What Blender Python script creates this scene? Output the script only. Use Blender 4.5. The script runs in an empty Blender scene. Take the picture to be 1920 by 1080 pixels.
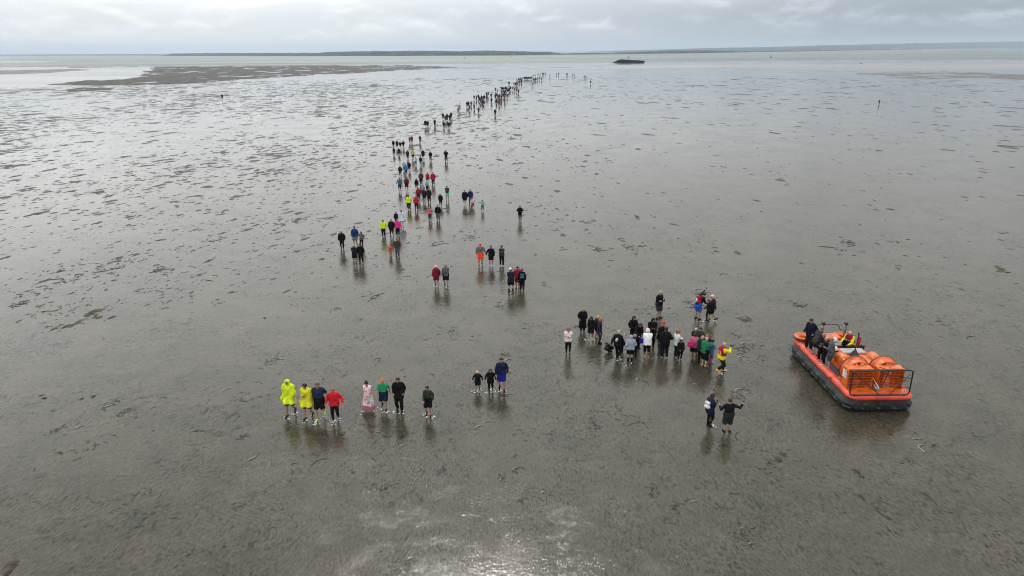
import bpy, math, random
import numpy as np
from mathutils import Vector, Matrix, Euler
random.seed(7); rng = np.random.default_rng(7)
S = bpy.context.scene
COL = S.collection
R = math.radians

# ------------------------------------------------------------ camera
CAM_F = 1280.0; CAM_H = 16.0
PITCH = math.atan((540 - 95.7) / CAM_F); ROLL = math.atan(15.5 / 1920)
cf = np.array([0, math.cos(PITCH), -math.sin(PITCH)]); cr0 = np.array([1., 0, 0]); cu0 = np.cross(cr0, cf)
cr = cr0 * math.cos(ROLL) - cu0 * math.sin(ROLL); cu = cu0 * math.cos(ROLL) + cr0 * math.sin(ROLL)
cam_d = bpy.data.cameras.new('camera'); cam = bpy.data.objects.new('camera', cam_d); COL.objects.link(cam)
cam_d.sensor_width = 36.0; cam_d.lens = 36.0 * CAM_F / 1920; cam_d.clip_start = 0.1; cam_d.clip_end = 60000
m3 = Matrix(((cr[0], cu[0], -cf[0]), (cr[1], cu[1], -cf[1]), (cr[2], cu[2], -cf[2])))
cam.matrix_world = Matrix.Translation((0, 0, CAM_H)) @ m3.to_4x4()
S.camera = cam
def ray(x, y): return cf * CAM_F + cr * (x - 960) - cu * (y - 540)
def at(x, y, z=0.0):
    """where the line of sight through photo pixel (x, y) meets the level z"""
    d = ray(x, y); t = (z - CAM_H) / d[2]
    return np.array([0, 0, CAM_H]) + d * t
def height_of(fx, fy, hx, hy):
    a = at(fx, fy); D = math.hypot(a[0], a[1]); d = ray(hx, hy)
    return CAM_H + d[2] * D / math.hypot(d[0], d[1])

# ------------------------------------------------------------ light
SUN_EL, SUN_AZ = R(46.5), R(-2.5)
sdir = Vector((math.sin(SUN_AZ) * math.cos(SUN_EL), math.cos(SUN_AZ) * math.cos(SUN_EL), math.sin(SUN_EL)))
sun_d = bpy.data.lights.new('sun', 'SUN'); sun = bpy.data.objects.new('sun', sun_d); COL.objects.link(sun)
sun_d.energy = 0.7; sun_d.angle = R(2); sun_d.color = (1.0, 0.96, 0.9)
sun.rotation_euler = sdir.to_track_quat('Z', 'Y').to_euler(); sun.location = (0, 0, 60)
S.view_settings.view_transform = 'Standard'; S.view_settings.look = 'None'
S.view_settings.exposure = 0.0; S.view_settings.gamma = 1.0; S.view_settings.use_curve_mapping = False

class NT:
    """short-hand for building node trees"""
    def __init__(s, tree): s.t = tree; tree.nodes.clear()
    def n(s, typ, **kw):
        nd = s.t.nodes.new(typ)
        for k, v in kw.items():
            if k.startswith('i_'):
                key = k[2:]; key = int(key) if key.isdigit() else key
                s.put(nd.inputs[key], v)
            else: setattr(nd, k, v)
        return nd
    def put(s, sock, v):
        if isinstance(v, bpy.types.NodeSocket): s.t.links.new(v, sock)
        elif v is not None: sock.default_value = v
    def m(s, op, a, b=None, c=None, clamp=False):
        nd = s.t.nodes.new('ShaderNodeMath'); nd.operation = op; nd.use_clamp = clamp
        s.put(nd.inputs[0], a)
        if b is not None: s.put(nd.inputs[1], b)
        if c is not None: s.put(nd.inputs[2], c)
        return nd.outputs[0]
    def noise(s, vec, scale, detail=3, rough=0.5, dist=0.0):
        nd = s.t.nodes.new('ShaderNodeTexNoise'); s.put(nd.inputs['Vector'], vec)
        nd.inputs['Scale'].default_value = scale; nd.inputs['Detail'].default_value = detail
        nd.inputs['Roughness'].default_value = rough; nd.inputs['Distortion'].default_value = dist
        return nd.outputs['Fac']
    def ramp(s, v, a, b, lo=0.0, hi=1.0, smooth=True):
        nd = s.t.nodes.new('ShaderNodeMapRange'); nd.interpolation_type = 'SMOOTHSTEP' if smooth else 'LINEAR'
        s.put(nd.inputs['Value'], v)
        nd.inputs['From Min'].default_value = a; nd.inputs['From Max'].default_value = b
        nd.inputs['To Min'].default_value = lo; nd.inputs['To Max'].default_value = hi
        return nd.outputs['Result']
    def mix(s, f, a, b):
        nd = s.t.nodes.new('ShaderNodeMix'); nd.data_type = 'RGBA'
        s.put(nd.inputs[0], f)
        for k, v in ((6, a), (7, b)):
            s.put(nd.inputs[k], v if isinstance(v, bpy.types.NodeSocket) else (*v, 1.0))
        return nd.outputs[2]
    def xyz(s, x, y, z=0.0):
        nd = s.t.nodes.new('ShaderNodeCombineXYZ'); s.put(nd.inputs[0], x); s.put(nd.inputs[1], y); s.put(nd.inputs[2], z)
        return nd.outputs[0]

# sky: Nishita daylight under a layer of cloud that thickens to the right and glows round the hidden sun
W = bpy.data.worlds.new('World'); S.world = W; W.use_nodes = True
w = NT(W.node_tree)
sky = w.n('ShaderNodeTexSky', sky_type='NISHITA', sun_disc=False, sun_elevation=SUN_EL, sun_rotation=SUN_AZ % (2 * math.pi))
tc = w.n('ShaderNodeTexCoord'); sp = w.n('ShaderNodeSeparateXYZ', i_0=tc.outputs['Generated'])
dx, dy, dz = sp.outputs
az = w.m('ARCTAN2', dx, dy)
el = w.m('ARCSINE', dz)
# cumulus banks low over the horizon, and broken layers higher up
cv = w.xyz(w.m('MULTIPLY', az, 9.0), w.m('MULTIPLY', el, 24.0), 0.0)
n1 = w.noise(cv, 1.0, 6, 0.55, 0.25)
cv1b = w.xyz(w.m('MULTIPLY', az, 9.0), w.m('ADD', w.m('MULTIPLY', el, 24.0), 0.16), 0.0)
n1b = w.noise(cv1b, 1.0, 6, 0.55, 0.25)
dzp = w.m('ADD', w.m('MAXIMUM', dz, 0.0), 0.12)
cv2 = w.xyz(w.m('DIVIDE', dx, dzp), w.m('DIVIDE', dy, dzp), 3.0)
n2 = w.noise(cv2, 1.1, 6, 0.6, 0.3)
lowband = w.ramp(el, 0.035, 0.12, 1.0, 0.0)
side = w.ramp(az, -0.42, 0.55, 0.0, 1.0)                 # 0 at the left, 1 at the right
# glow round the sun behind the cloud
dots = w.n('ShaderNodeVectorMath', operation='DOT_PRODUCT', i_0=tc.outputs['Generated'], i_1=tuple(sdir)).outputs['Value']
glow = w.m('POWER', w.m('MAXIMUM', dots, 0.0), 14.0)
glow2 = w.m('POWER', w.m('MAXIMUM', dots, 0.0), 90.0)
lum_low = w.ramp(az, -0.40, 0.62, 0.91, 0.44)
puff = w.m('MULTIPLY', w.ramp(n1, 0.46, 0.62), w.ramp(el, 0.010, 0.035))
edge = w.m('MULTIPLY', w.m('SUBTRACT', n1, n1b), 0.9)
lum_low = w.m('ADD', lum_low, w.m('MULTIPLY', puff, w.m('ADD', w.ramp(az, -0.5, 0.1, 0.06, 0.12), edge)))
band = w.m('MULTIPLY', w.ramp(el, 0.22, 0.55, 1.0, 0.0), w.ramp(az, -0.75, 0.65, 1.0, 0.12))
lum_hi = w.m('ADD', w.m('ADD', band, w.ramp(n2, 0.3, 0.75, 0.50, 0.78)), w.m('ADD', w.m('MULTIPLY', glow, 0.35), w.m('MULTIPLY', glow2, 0.8)))
lum_hi = w.m('MULTIPLY', lum_hi, w.ramp(el, 0.22, 0.50, 1.0, 2.0))
lum_hi = w.m('MULTIPLY', lum_hi, w.ramp(az, -0.7, 0.8, 1.06, 1.06))
nmix = w.n('ShaderNodeMix', data_type='FLOAT'); w.put(nmix.inputs[0], lowband); w.put(nmix.inputs[2], lum_hi); w.put(nmix.inputs[3], lum_low)
lum = nmix.outputs[0]
tint = w.mix(side, (0.985, 1.0, 1.0), (0.84, 0.95, 1.05))
tint = w.mix(w.m('MULTIPLY', w.ramp(n1, 0.38, 0.60, 1.0, 0.0), lowband), tint, w.mix(side, (0.95, 0.985, 1.01), (0.79, 0.91, 1.02)))
tint = w.mix(lowband, (0.985, 0.99, 0.985), tint)
vm = w.n('ShaderNodeVectorMath', operation='SCALE', i_0=tint); w.put(vm.inputs['Scale'], lum)
skyd = w.n('ShaderNodeVectorMath', operation='SCALE', i_0=sky.outputs[0]); skyd.inputs['Scale'].default_value = 0.8
cover = w.ramp(n2, 0.25, 0.5, 0.80, 1.0)
cloudmul = w.n('ShaderNodeVectorMath', operation='SCALE', i_0=vm.outputs[0]); cloudmul.inputs['Scale'].default_value = 10.0
col = w.mix(cover, skyd.outputs[0], cloudmul.outputs[0])
bg = w.n('ShaderNodeBackground'); w.put(bg.inputs[0], col); bg.inputs[1].default_value = 0.1
out = w.n('ShaderNodeOutputWorld'); w.put(out.inputs[0], bg.outputs[0])

S.cycles.use_denoising = True; S.cycles.filter_width = 1.1
S.cycles.max_bounces = 6; S.cycles.glossy_bounces = 3; S.cycles.diffuse_bounces = 2; S.cycles.volume_bounces = 0
S.cycles.transmission_bounces = 4; S.cycles.sample_clamp_indirect = 4.0

# ------------------------------------------------------------ small helpers
def tag(o, label=None, cat=None, group=None, kind=None):
    if label: o['label'] = label
    if cat: o['category'] = cat
    if group: o['group'] = group
    if kind: o['kind'] = kind
    return o
def link(name, me, parent=None, mat=None, loc=None, rz=None):
    o = bpy.data.objects.new(name, me); COL.objects.link(o)
    if mat is not None: me.materials.append(mat)
    if parent is not None: o.parent = parent
    if loc is not None: o.location = loc
    if rz is not None: o.rotation_euler = (0, 0, rz)
    return o
def empty(name, loc=(0, 0, 0), rz=0.0):
    o = bpy.data.objects.new(name, None); COL.objects.link(o); o.location = loc; o.rotation_euler = (0, 0, rz)
    o.empty_display_size = 0.2
    return o
def mesh_np(name, V, Fc, smooth=True):
    """mesh from arrays; Fc is a list of faces or an (n, k) array"""
    me = bpy.data.meshes.new(name)
    V = np.asarray(V, dtype=np.float32)
    if isinstance(Fc, np.ndarray):
        n, k = Fc.shape
        me.vertices.add(len(V)); me.vertices.foreach_set('co', V.ravel())
        me.loops.add(n * k); me.loops.foreach_set('vertex_index', Fc.ravel().astype(np.int32))
        me.polygons.add(n); me.polygons.foreach_set('loop_start', np.arange(0, n * k, k, dtype=np.int32))
        me.update(calc_edges=True); me.validate()
    else:
        me.from_pydata([tuple(v) for v in V], [], Fc)
    if smooth: me.polygons.foreach_set('use_smooth', np.ones(len(me.polygons), dtype=bool))
    me.update()
    return me
class MB:
    """collects shapes into one mesh"""
    def __init__(s): s.V = []; s.F = []
    def add(s, V, Fc):
        b = len(s.V); s.V += [tuple(v) for v in V]; s.F += [tuple(i + b for i in f) for f in Fc]; return s
    def box(s, x0, x1, y0, y1, z0, z1, taper=None, M=None):
        t = taper or (0, 0)
        V = [(x0, y0, z0), (x1, y0, z0), (x1, y1, z0), (x0, y1, z0),
             (x0 + t[0], y0 + t[1], z1), (x1 - t[0], y0 + t[1], z1), (x1 - t[0], y1 - t[1], z1), (x0 + t[0], y1 - t[1], z1)]
        if M is not None: V = [M @ Vector(v) for v in V]
        return s.add(V, [(3, 2, 1, 0), (4, 5, 6, 7), (0, 1, 5, 4), (1, 2, 6, 5), (2, 3, 7, 6), (3, 0, 4, 7)])
    def tube(s, pts, r, n=8, closed=False, flat=1.0):
        pts = [Vector(p) for p in pts]; L = len(pts); rs = r if isinstance(r, (list, tuple)) else [r] * L
        V = []; up0 = Vector((0, 0, 1))
        for i, p in enumerate(pts):
            a = pts[(i - 1) % L] if (closed or i) else p; b = pts[(i + 1) % L] if (closed or i < L - 1) else p
            d = (b - a).normalized() if (b - a).length > 1e-9 else Vector((0, 0, 1))
            up = up0 if abs(d.z) < 0.95 else Vector((0, 1, 0))
            x = d.cross(up).normalized(); y = x.cross(d).normalized()
            for k in range(n):
                t = 2 * math.pi * k / n
                V.append(p + x * math.cos(t) * rs[i] + y * math.sin(t) * rs[i] * flat)
        Fc = []
        for i in range(L if closed else L - 1):
            j = (i + 1) % L
            for k in range(n):
                q = (k + 1) % n
                Fc.append((i * n + k, j * n + k, j * n + q, i * n + q))
        if not closed: Fc += [tuple(range(n)), tuple(reversed(range((L - 1) * n, L * n)))]
        return s.add(V, Fc)
    def lathe(s, prof, n=24, axis='z', c=(0, 0, 0), closed=False):
        """prof: (radius, along)"""
        V = []
        for r_, h in prof:
            for k in range(n):
                t = 2 * math.pi * k / n; a, b = r_ * math.cos(t), r_ * math.sin(t)
                v = (a, b, h) if axis == 'z' else ((b, h, a) if axis == 'y' else (h, a, b))
                V.append((v[0] + c[0], v[1] + c[1], v[2] + c[2]))
        L = len(prof); Fc = []
        for i in range(L if closed else L - 1):
            j = (i + 1) % L
            for k in range(n):
                q = (k + 1) % n; Fc.append((i * n + k, i * n + q, j * n + q, j * n + k))
        return s.add(V, Fc)
    def ball(s, c, r, n=10, m=6, sc=(1, 1, 1)):
        V = [(c[0], c[1], c[2] - r * sc[2])]
        for i in range(1, m):
            a = -math.pi / 2 + math.pi * i / m
            for k in range(n):
                t = 2 * math.pi * k / n
                V.append((c[0] + r * sc[0] * math.cos(a) * math.cos(t), c[1] + r * sc[1] * math.cos(a) * math.sin(t), c[2] + r * sc[2] * math.sin(a)))
        V.append((c[0], c[1], c[2] + r * sc[2])); e = len(V) - 1
        Fc = [(0, 1 + (k + 1) % n, 1 + k) for k in range(n)]
        for i in range(m - 2):
            for k in range(n):
                q = (k + 1) % n; a = 1 + i * n
                Fc.append((a + k, a + q, a + n + q, a + n + k))
        a = 1 + (m - 2) * n
        Fc += [(a + k, a + (k + 1) % n, e) for k in range(n)]
        return s.add(V, Fc)
    def build(s, name, mat, parent=None, smooth=False, bevel=0.0, loc=None, fix=True):
        me = bpy.data.meshes.new(name); me.from_pydata(s.V, [], s.F)
        if fix:
            import bmesh
            bm = bmesh.new(); bm.from_mesh(me); bmesh.ops.recalc_face_normals(bm, faces=bm.faces); bm.to_mesh(me); bm.free()
        o = link(name, me, parent, mat, loc)
        if smooth:
            me.polygons.foreach_set('use_smooth', np.ones(len(me.polygons), dtype=bool))
            try: me.set_sharp_from_angle(angle=R(42))
            except Exception: pass
        if bevel:
            b = o.modifiers.new('bevel', 'BEVEL'); b.width = bevel; b.segments = 2; b.limit_method = 'ANGLE'
        me.update()
        return o

def vnoise(x, y, seed=0):
    """smooth value noise in 0..1"""
    xi = np.floor(x).astype(np.int64); yi = np.floor(y).astype(np.int64); fx = x - xi; fy = y - yi
    fx = fx * fx * (3 - 2 * fx); fy = fy * fy * (3 - 2 * fy)
    def h(a, b):
        v = (a * 374761393 + b * 668265263 + seed * 1274126177) & 0x7fffffff
        v = ((v ^ (v >> 13)) * 1274126177) & 0x7fffffff
        return ((v ^ (v >> 16)) & 0xffff) / 65535.0
    return (h(xi, yi) * (1 - fx) + h(xi + 1, yi) * fx) * (1 - fy) + (h(xi, yi + 1) * (1 - fx) + h(xi + 1, yi + 1) * fx) * fy
def fbm(x, y, seed=0, o=4):
    s_ = 0; a = 0.5; t = 0
    for i in range(o):
        s_ = s_ + a * vnoise(x * 2 ** i, y * 2 ** i, seed + i); t += a; a *= 0.5
    return s_ / t

# ------------------------------------------------------------ materials
MATS = {}
def new_mat(name):
    m = bpy.data.materials.new(name); m.use_nodes = True
    return m, NT(m.node_tree)
def plain(name, colr, rough=0.5, metal=0.0, bump=0.0, bscale=20.0, var=0.12, vscale=6.0, spec=0.5, emit=None, coat=0.0):
    if name in MATS: return MATS[name]
    m, t = new_mat(name)
    g = t.n('ShaderNodeTexCoord').outputs['Object']
    nz = t.noise(g, vscale, 4, 0.6)
    c2 = tuple(max(0, c * (1 - 2 * var)) for c in colr[:3]); c3 = tuple(min(1, c * (1 + var)) for c in colr[:3])
    cc = t.mix(t.ramp(nz, 0.3, 0.7), c2, c3)
    b = t.n('ShaderNodeBsdfPrincipled'); t.put(b.inputs['Base Color'], cc)
    t.put(b.inputs['Roughness'], t.ramp(t.noise(g, vscale * 2.3, 3), 0.3, 0.7, max(0.02, rough - 0.08), min(1, rough + 0.08)))
    b.inputs['Metallic'].default_value = metal; b.inputs['Specular IOR Level'].default_value = spec
    b.inputs['Coat Weight'].default_value = coat
    if bump:
        bp = t.n('ShaderNodeBump'); bp.inputs['Strength'].default_value = 1.0; bp.inputs['Distance'].default_value = bump
        t.put(bp.inputs['Height'], t.noise(g, bscale, 4, 0.6)); t.put(b.inputs['Normal'], bp.outputs[0])
    o = t.n('ShaderNodeOutputMaterial'); t.put(o.inputs[0], b.outputs[0])
    MATS[name] = m; return m
def cloth(c, rough=0.85):
    key = 'cloth_%.3f_%.3f_%.3f' % tuple(c)
    return plain(key, c, rough, bump=0.009, bscale=6.0, var=0.16, vscale=4.0, spec=0.10)
def skin(c): return plain('skin_%.2f_%.2f' % (c[0], c[1]), c, 0.5, var=0.06, vscale=9, spec=0.4)
def hairm(c): return plain('hair_%.3f_%.3f' % (c[0], c[1]), c, 0.6, bump=0.006, bscale=60, var=0.25, vscale=30, spec=0.3)
HAZE = 9e-5

# ------------------------------------------------------------ ground, water, far land
def wet_sand():
    m, t = new_mat('wet_sand')
    pos = t.n('ShaderNodeNewGeometry').outputs['Position']
    sp_ = t.n('ShaderNodeSeparateXYZ', i_0=pos); x, y, _ = sp_.outputs
    # streamlines of the last ebb: leaning inwards on both sides
    th = t.m('TANH', t.m('DIVIDE', x, 22.0))
    yl = t.m('MINIMUM', y, 55.0)
    u = t.m('ADD', x, t.m('MULTIPLY', t.m('MULTIPLY', yl, 0.5), th))
    uv = t.xyz(u, y, 0.0)
    wob = t.n('ShaderNodeTexNoise', i_Scale=0.8, i_Detail=2.0); t.put(wob.inputs['Vector'], pos)
    wv = t.n('ShaderNodeVectorMath', operation='MULTIPLY_ADD'); t.put(wv.inputs[0], wob.outputs['Color']); wv.inputs[1].default_value = (0.8, 0.8, 0); t.put(wv.inputs[2], uv)
    uvw = wv.outputs[0]
    sc = t.n('ShaderNodeVectorMath', operation='MULTIPLY', i_0=uvw, i_1=(9.5, 4.2, 1)).outputs[0]
    sc2 = t.n('ShaderNodeVectorMath', operation='MULTIPLY', i_0=uvw, i_1=(2.6, 1.2, 1)).outputs[0]
    fine = t.noise(sc, 1.0, 5, 0.62, 0.35)
    mid = t.noise(sc2, 1.0, 5, 0.6, 0.6)
    patch = t.noise(pos, 0.22, 5, 0.65, 0.8)
    big = t.noise(t.n('ShaderNodeVectorMath', operation='MULTIPLY', i_0=uv, i_1=(0.05, 0.02, 1)).outputs[0], 1.0, 4, 0.6)
    m1 = t.m('MULTIPLY', t.ramp(fine, 0.53, 0.62), t.ramp(patch, 0.36, 0.60, 0.30, 1.0))
    m2 = t.m('MULTIPLY', t.ramp(mid, 0.60, 0.70), t.ramp(patch, 0.40, 0.56, 0.30, 1.0))
    weed = t.m('MAXIMUM', t.m('MULTIPLY', m1, 0.75), t.m('MULTIPLY', m2, 0.90))
    # thin curling threads of weed: the contour lines of a noise, broken up by another
    sc3 = t.n('ShaderNodeVectorMath', operation='MULTIPLY', i_0=uvw, i_1=(2.6, 1.5, 1)).outputs[0]
    ln = t.m('ABSOLUTE', t.m('SUBTRACT', t.noise(sc3, 1.0, 3, 0.6, 0.9), 0.5))
    thread = t.m('MULTIPLY', t.ramp(ln, 0.008, 0.030, 1.0, 0.0), t.ramp(t.noise(pos, 1.3, 3, 0.6), 0.50, 0.60))
    thread = t.m('MULTIPLY', thread, t.ramp(patch, 0.40, 0.58, 0.15, 1.0))
    weed = t.m('MAXIMUM', weed, t.m('MULTIPLY', thread, 0.95))
    hue = t.noise(pos, 0.45, 4, 0.6)
    base = t.mix(t.ramp(hue, 0.35, 0.65), MUD_A, MUD_B)
    base = t.mix(t.m('MULTIPLY', t.ramp(t.noise(pos, 0.9, 5, 0.6), 0.55, 0.75), 0.5), base, MUD_C)
    mot = t.noise(sc, 1.1, 5, 0.74, 0.4)
    mm = t.n('ShaderNodeVectorMath', operation='SCALE', i_0=base); t.put(mm.inputs['Scale'], t.ramp(mot, 0.30, 0.70, 0.38, 1.62, False))
    base = t.mix(weed, mm.outputs[0], (0.010, 0.014, 0.010))
    b = t.n('ShaderNodeBsdfPrincipled'); t.put(b.inputs['Base Color'], base)
    film = t.noise(pos, 0.55, 6, 0.68, 0.6)
    rg = t.m('ADD', t.ramp(big, 0.3, 0.75, 0.03, 0.10), t.m('MULTIPLY', weed, 0.12))
    rg = t.m('ADD', rg, t.ramp(film, 0.50, 0.68, 0.0, 0.07))
    t.put(b.inputs['Roughness'], rg)
    b.inputs['IOR'].default_value = 1.36
    # weed and silt standing proud of the film shine less than the water
    mot2 = t.noise(sc, 0.9, 5, 0.75)
    t.put(b.inputs['Specular IOR Level'], t.m('MULTIPLY', t.m('SUBTRACT', 0.5, t.m('MULTIPLY', weed, 0.36)), t.ramp(mot2, 0.36, 0.54, 0.78, 1.0)))
    # water film ripples: short wind ripples in patches, longer undulation, gritty bed
    rip = t.n('ShaderNodeVectorMath', operation='MULTIPLY', i_0=pos, i_1=(5.0, 9.0, 1)).outputs[0]
    r1 = t.noise(rip, 1.0, 2, 0.5, 0.4)
    r2 = t.noise(pos, 2.0, 3, 0.55, 0.5)
    rp = t.ramp(t.noise(pos, 0.11, 3, 0.5), 0.42, 0.60, 0.25, 1.5)
    grit = t.noise(sc, 3.0, 4, 0.65)
    wave = t.n('ShaderNodeTexWave', wave_type='BANDS', bands_direction='Y', i_Scale=1.7, i_Distortion=5.0, i_Detail=3.0); t.put(wave.inputs['Vector'], t.n('ShaderNodeVectorRotate', rotation_type='Z_AXIS', i_Vector=pos, i_Angle=0.45).outputs[0])
    wave.inputs['Detail Scale'].default_value = 1.1
    wp = t.ramp(t.noise(pos, 0.17, 2, 0.5), 0.54, 0.66)
    h = t.m('ADD', t.m('MULTIPLY', t.m('MULTIPLY', r1, rp), 0.0055), t.m('ADD', t.m('MULTIPLY', r2, 0.008), t.m('MULTIPLY', t.noise(pos, 4.2, 3, 0.6, 0.6), 0.0032)))
    h = t.m('ADD', h, t.m('MULTIPLY', grit, t.ramp(film, 0.35, 0.65, 0.0015, 0.0060)))
    h = t.m('ADD', h, t.m('MULTIPLY', t.m('MULTIPLY', wave.outputs['Fac'], wp), 0.0028))
    h = t.m('ADD', h, t.m('MULTIPLY', big, 0.02))
    bp = t.n('ShaderNodeBump', i_Strength=1.0, i_Distance=BUMP); t.put(bp.inputs['Height'], h)
    t.put(b.inputs['Normal'], bp.outputs[0])
    o = t.n('ShaderNodeOutputMaterial'); t.put(o.inputs[0], b.outputs[0])
    return m
MUD_A = (0.062, 0.055, 0.038); MUD_B = (0.044, 0.042, 0.029); MUD_C = (0.080, 0.060, 0.045); BUMP = 1.0
MSAND = wet_sand()
def sea_mat(name, colr, rough, wl, amp):
    m, t = new_mat(name)
    pos = t.n('ShaderNodeNewGeometry').outputs['Position']
    st = t.n('ShaderNodeVectorMath', operation='MULTIPLY', i_0=pos, i_1=(0.5 / wl, 1.0 / wl, 1)).outputs[0]
    n = t.noise(st, 1.0, 5, 0.6, 0.3)
    band = t.noise(t.n('ShaderNodeVectorMath', operation='MULTIPLY', i_0=pos, i_1=(0.0012, 0.006, 1)).outputs[0], 1.0, 4, 0.6)
    b = t.n('ShaderNodeBsdfPrincipled')
    t.put(b.inputs['Base Color'], t.mix(t.ramp(band, 0.35, 0.65), colr, tuple(c * 0.75 for c in colr)))
    t.put(b.inputs['Roughness'], t.ramp(band, 0.3, 0.7, rough, rough + 0.12)); b.inputs['IOR'].default_value = 1.33; b.inputs['Specular IOR Level'].default_value = 0.32
    bp = t.n('ShaderNodeBump', i_Strength=1.0, i_Distance=amp); t.put(bp.inputs['Height'], n); t.put(b.inputs['Normal'], bp.outputs[0])
    o = t.n('ShaderNodeOutputMaterial'); t.put(o.inputs[0], b.outputs[0]); return m
MSEA = sea_mat('sea_water', (0.120, 0.150, 0.132), 0.32, 6.0, 2.0)
MSHAL = sea_mat('shallow_water', (0.15, 0.15, 0.145), 0.18, 3.0, 0.12); MSHAL.node_tree.nodes['Principled BSDF'].inputs['Specular IOR Level'].default_value = 0.45

G = 14000.0
xs = np.array([-G, -300, -80, 0, 80, 300, G]); ys = np.array([-60, 40, 200, 700, 3000, G])
V = [(x, y, 0) for y in ys for x in xs]; nx = len(xs)
Fq = [(j * nx + i, j * nx + i + 1, (j + 1) * nx + i + 1, (j + 1) * nx + i) for j in range(len(ys) - 1) for i in range(nx - 1)]
tag(link('ground', mesh_np('ground', V, Fq, False), None, MSAND), kind='structure')

def jag(pts, n=14, amp=0.5, seed=1):
    """pixel outline -> finer wobbly outline"""
    o = []; r_ = random.Random(seed)
    for i in range(len(pts) - 1):
        a, b = pts[i], pts[i + 1]
        for k in range(n):
            f = k / n; o.append((a[0] + (b[0] - a[0]) * f, a[1] + (b[1] - a[1]) * f + (r_.uniform(-amp, amp) if k or i else 0)))
    o.append(pts[-1]); return o
def sheet(name, edge_px, z, mat, far=None, kind='structure'):
    P = [at(x, y, z) for x, y in edge_px]
    if far: P += [np.array((x, y, z)) for x, y in far]
    me = bpy.data.meshes.new(name); me.from_pydata([tuple(p) for p in P], [], [tuple(range(len(P)))])
    import bmesh
    bm = bmesh.new(); bm.from_mesh(me); bmesh.ops.triangulate(bm, faces=bm.faces); bmesh.ops.recalc_face_normals(bm, faces=bm.faces)
    if bm.faces[0].normal.z < 0: bmesh.ops.reverse_faces(bm, faces=bm.faces)
    bm.to_mesh(me); bm.free()
    return tag(link(name, me, None, mat), kind=kind)
sheet('sea', jag([(-80, 126), (100, 125.5), (300, 123.5), (640, 121.5), (860, 119.5), (1000, 117.5), (1150, 117), (1350, 115), (1600, 112), (2000, 111)], 12, 0.35, 3), 0.03, MSEA,
      far=[(9500, G - 10), (-9500, G - 10)])
sheet('channel_water', jag([(-120, 167), (0, 167.5), (120, 165), (150, 158), (230, 150), (268, 140), (275, 134), (262, 130), (200, 128.2), (100, 127.6), (-80, 128.5)], 8, 0.3, 5), 0.02, MSHAL)
sheet('shallow_water', jag([(900, 128), (1150, 131), (1400, 128), (1620, 134), (2000, 131), (2000, 116.5), (1700, 117.5), (1500, 121), (1300, 119.5), (1150, 122), (980, 124), (900, 128)], 8, 0.3, 6), 0.012, MSHAL)

MBANK = plain('bank_sand', (0.058, 0.052, 0.045), 0.55, bump=0.05, bscale=0.5, var=0.2, vscale=0.08)
MWEED = plain('mussel_bed', (0.036, 0.032, 0.023), 0.75, bump=0.12, bscale=0.8, var=0.42, vscale=0.12, spec=0.3)
def in_poly(px, py, P):
    c = np.zeros(px.shape, bool); n = len(P)
    for i in range(n):
        x0, y0 = P[i]; x1, y1 = P[(i + 1) % n]
        k = ((y0 > py) != (y1 > py)) & (px < (x1 - x0) * (py - y0) / ((y1 - y0) + 1e-12) + x0); c ^= k
    return c
def heights(name, pxpoly, step, amp, thresh, mat, seed, fx=0.12, fy=0.05, kind='structure', z0=0.0, warp=1.0):
    P = [tuple(at(*p)[:2]) for p in pxpoly]; A = np.array(P)
    gx = np.arange(A[:, 0].min(), A[:, 0].max() + step, step); gy = np.arange(A[:, 1].min(), A[:, 1].max() + step, step)
    X, Y = np.meshgrid(gx, gy)
    n = fbm(X * fx, Y * fy, seed, 5)
    # the outline itself is frayed by the noise
    wx = X + (fbm(X * fx * .5, Y * fy * .4, seed + 9) - 0.5) * 18 * warp; wy = Y + (fbm(X * fx * .33, Y * fy * .4, seed + 19) - 0.5) * 50 * warp
    ins = in_poly(wx, wy, P)
    H = np.where(ins, (n - thresh) * amp, -0.02)
    H = np.clip(H, -0.02, None) + z0
    ny_, nx_ = X.shape; idx = np.arange(ny_ * nx_).reshape(ny_, nx_)
    q = np.stack([idx[:-1, :-1], idx[:-1, 1:], idx[1:, 1:], idx[1:, :-1]], -1).reshape(-1, 4)
    Hm = H.ravel()[q].max(1) > z0 + 0.001
    q = q[Hm]; used, inv = np.unique(q, return_inverse=True)
    V = np.stack([X.ravel(), Y.ravel(), H.ravel()], 1)[used]
    return tag(link(name, mesh_np(name, V, inv.reshape(-1, 4)), None, mat), kind=kind)
o = heights('seaweed_bed', [(112, 157), (150, 152), (230, 150), (275, 139), (285, 129), (300, 125.8), (640, 123), (760, 122.5), (860, 127), (700, 134), (600, 140), (450, 149), (330, 158), (150, 161)],
        1.4, 1.1, 0.35, MWEED, 4, kind='stuff')
tag(o, 'ragged dark seaweed and mussel bed lying exposed along the far left edge of the flats', 'seaweed')
o = heights('seaweed_bed', [(104, 170), (140, 166), (225, 165.5), (225, 168), (160, 171)], 1.0, 0.6, 0.36, MWEED, 14, kind='stuff')
tag(o, 'thin dark strip of seaweed beside the channel at far left', 'seaweed')
heights('sandbank', [(1590, 140), (1620, 137), (1700, 136), (1760, 134.5), (1920, 139), (2050, 141), (2050, 152), (1920, 149), (1700, 146)], 1.4, 0.9, 0.45, MBANK, 7)
heights('sandbank', [(-60, 133), (60, 131), (150, 129.5), (166, 131.5), (90, 137), (-60, 142)], 1.8, 0.8, 0.30, MBANK, 8, z0=0.02)
heights('sandbank', [(130, 127.3), (220, 125.6), (640, 122.6), (640, 121.6), (280, 124.4), (130, 126.2)], 2.5, 0.9, 0.25, MBANK, 9, z0=0.03)
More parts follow.
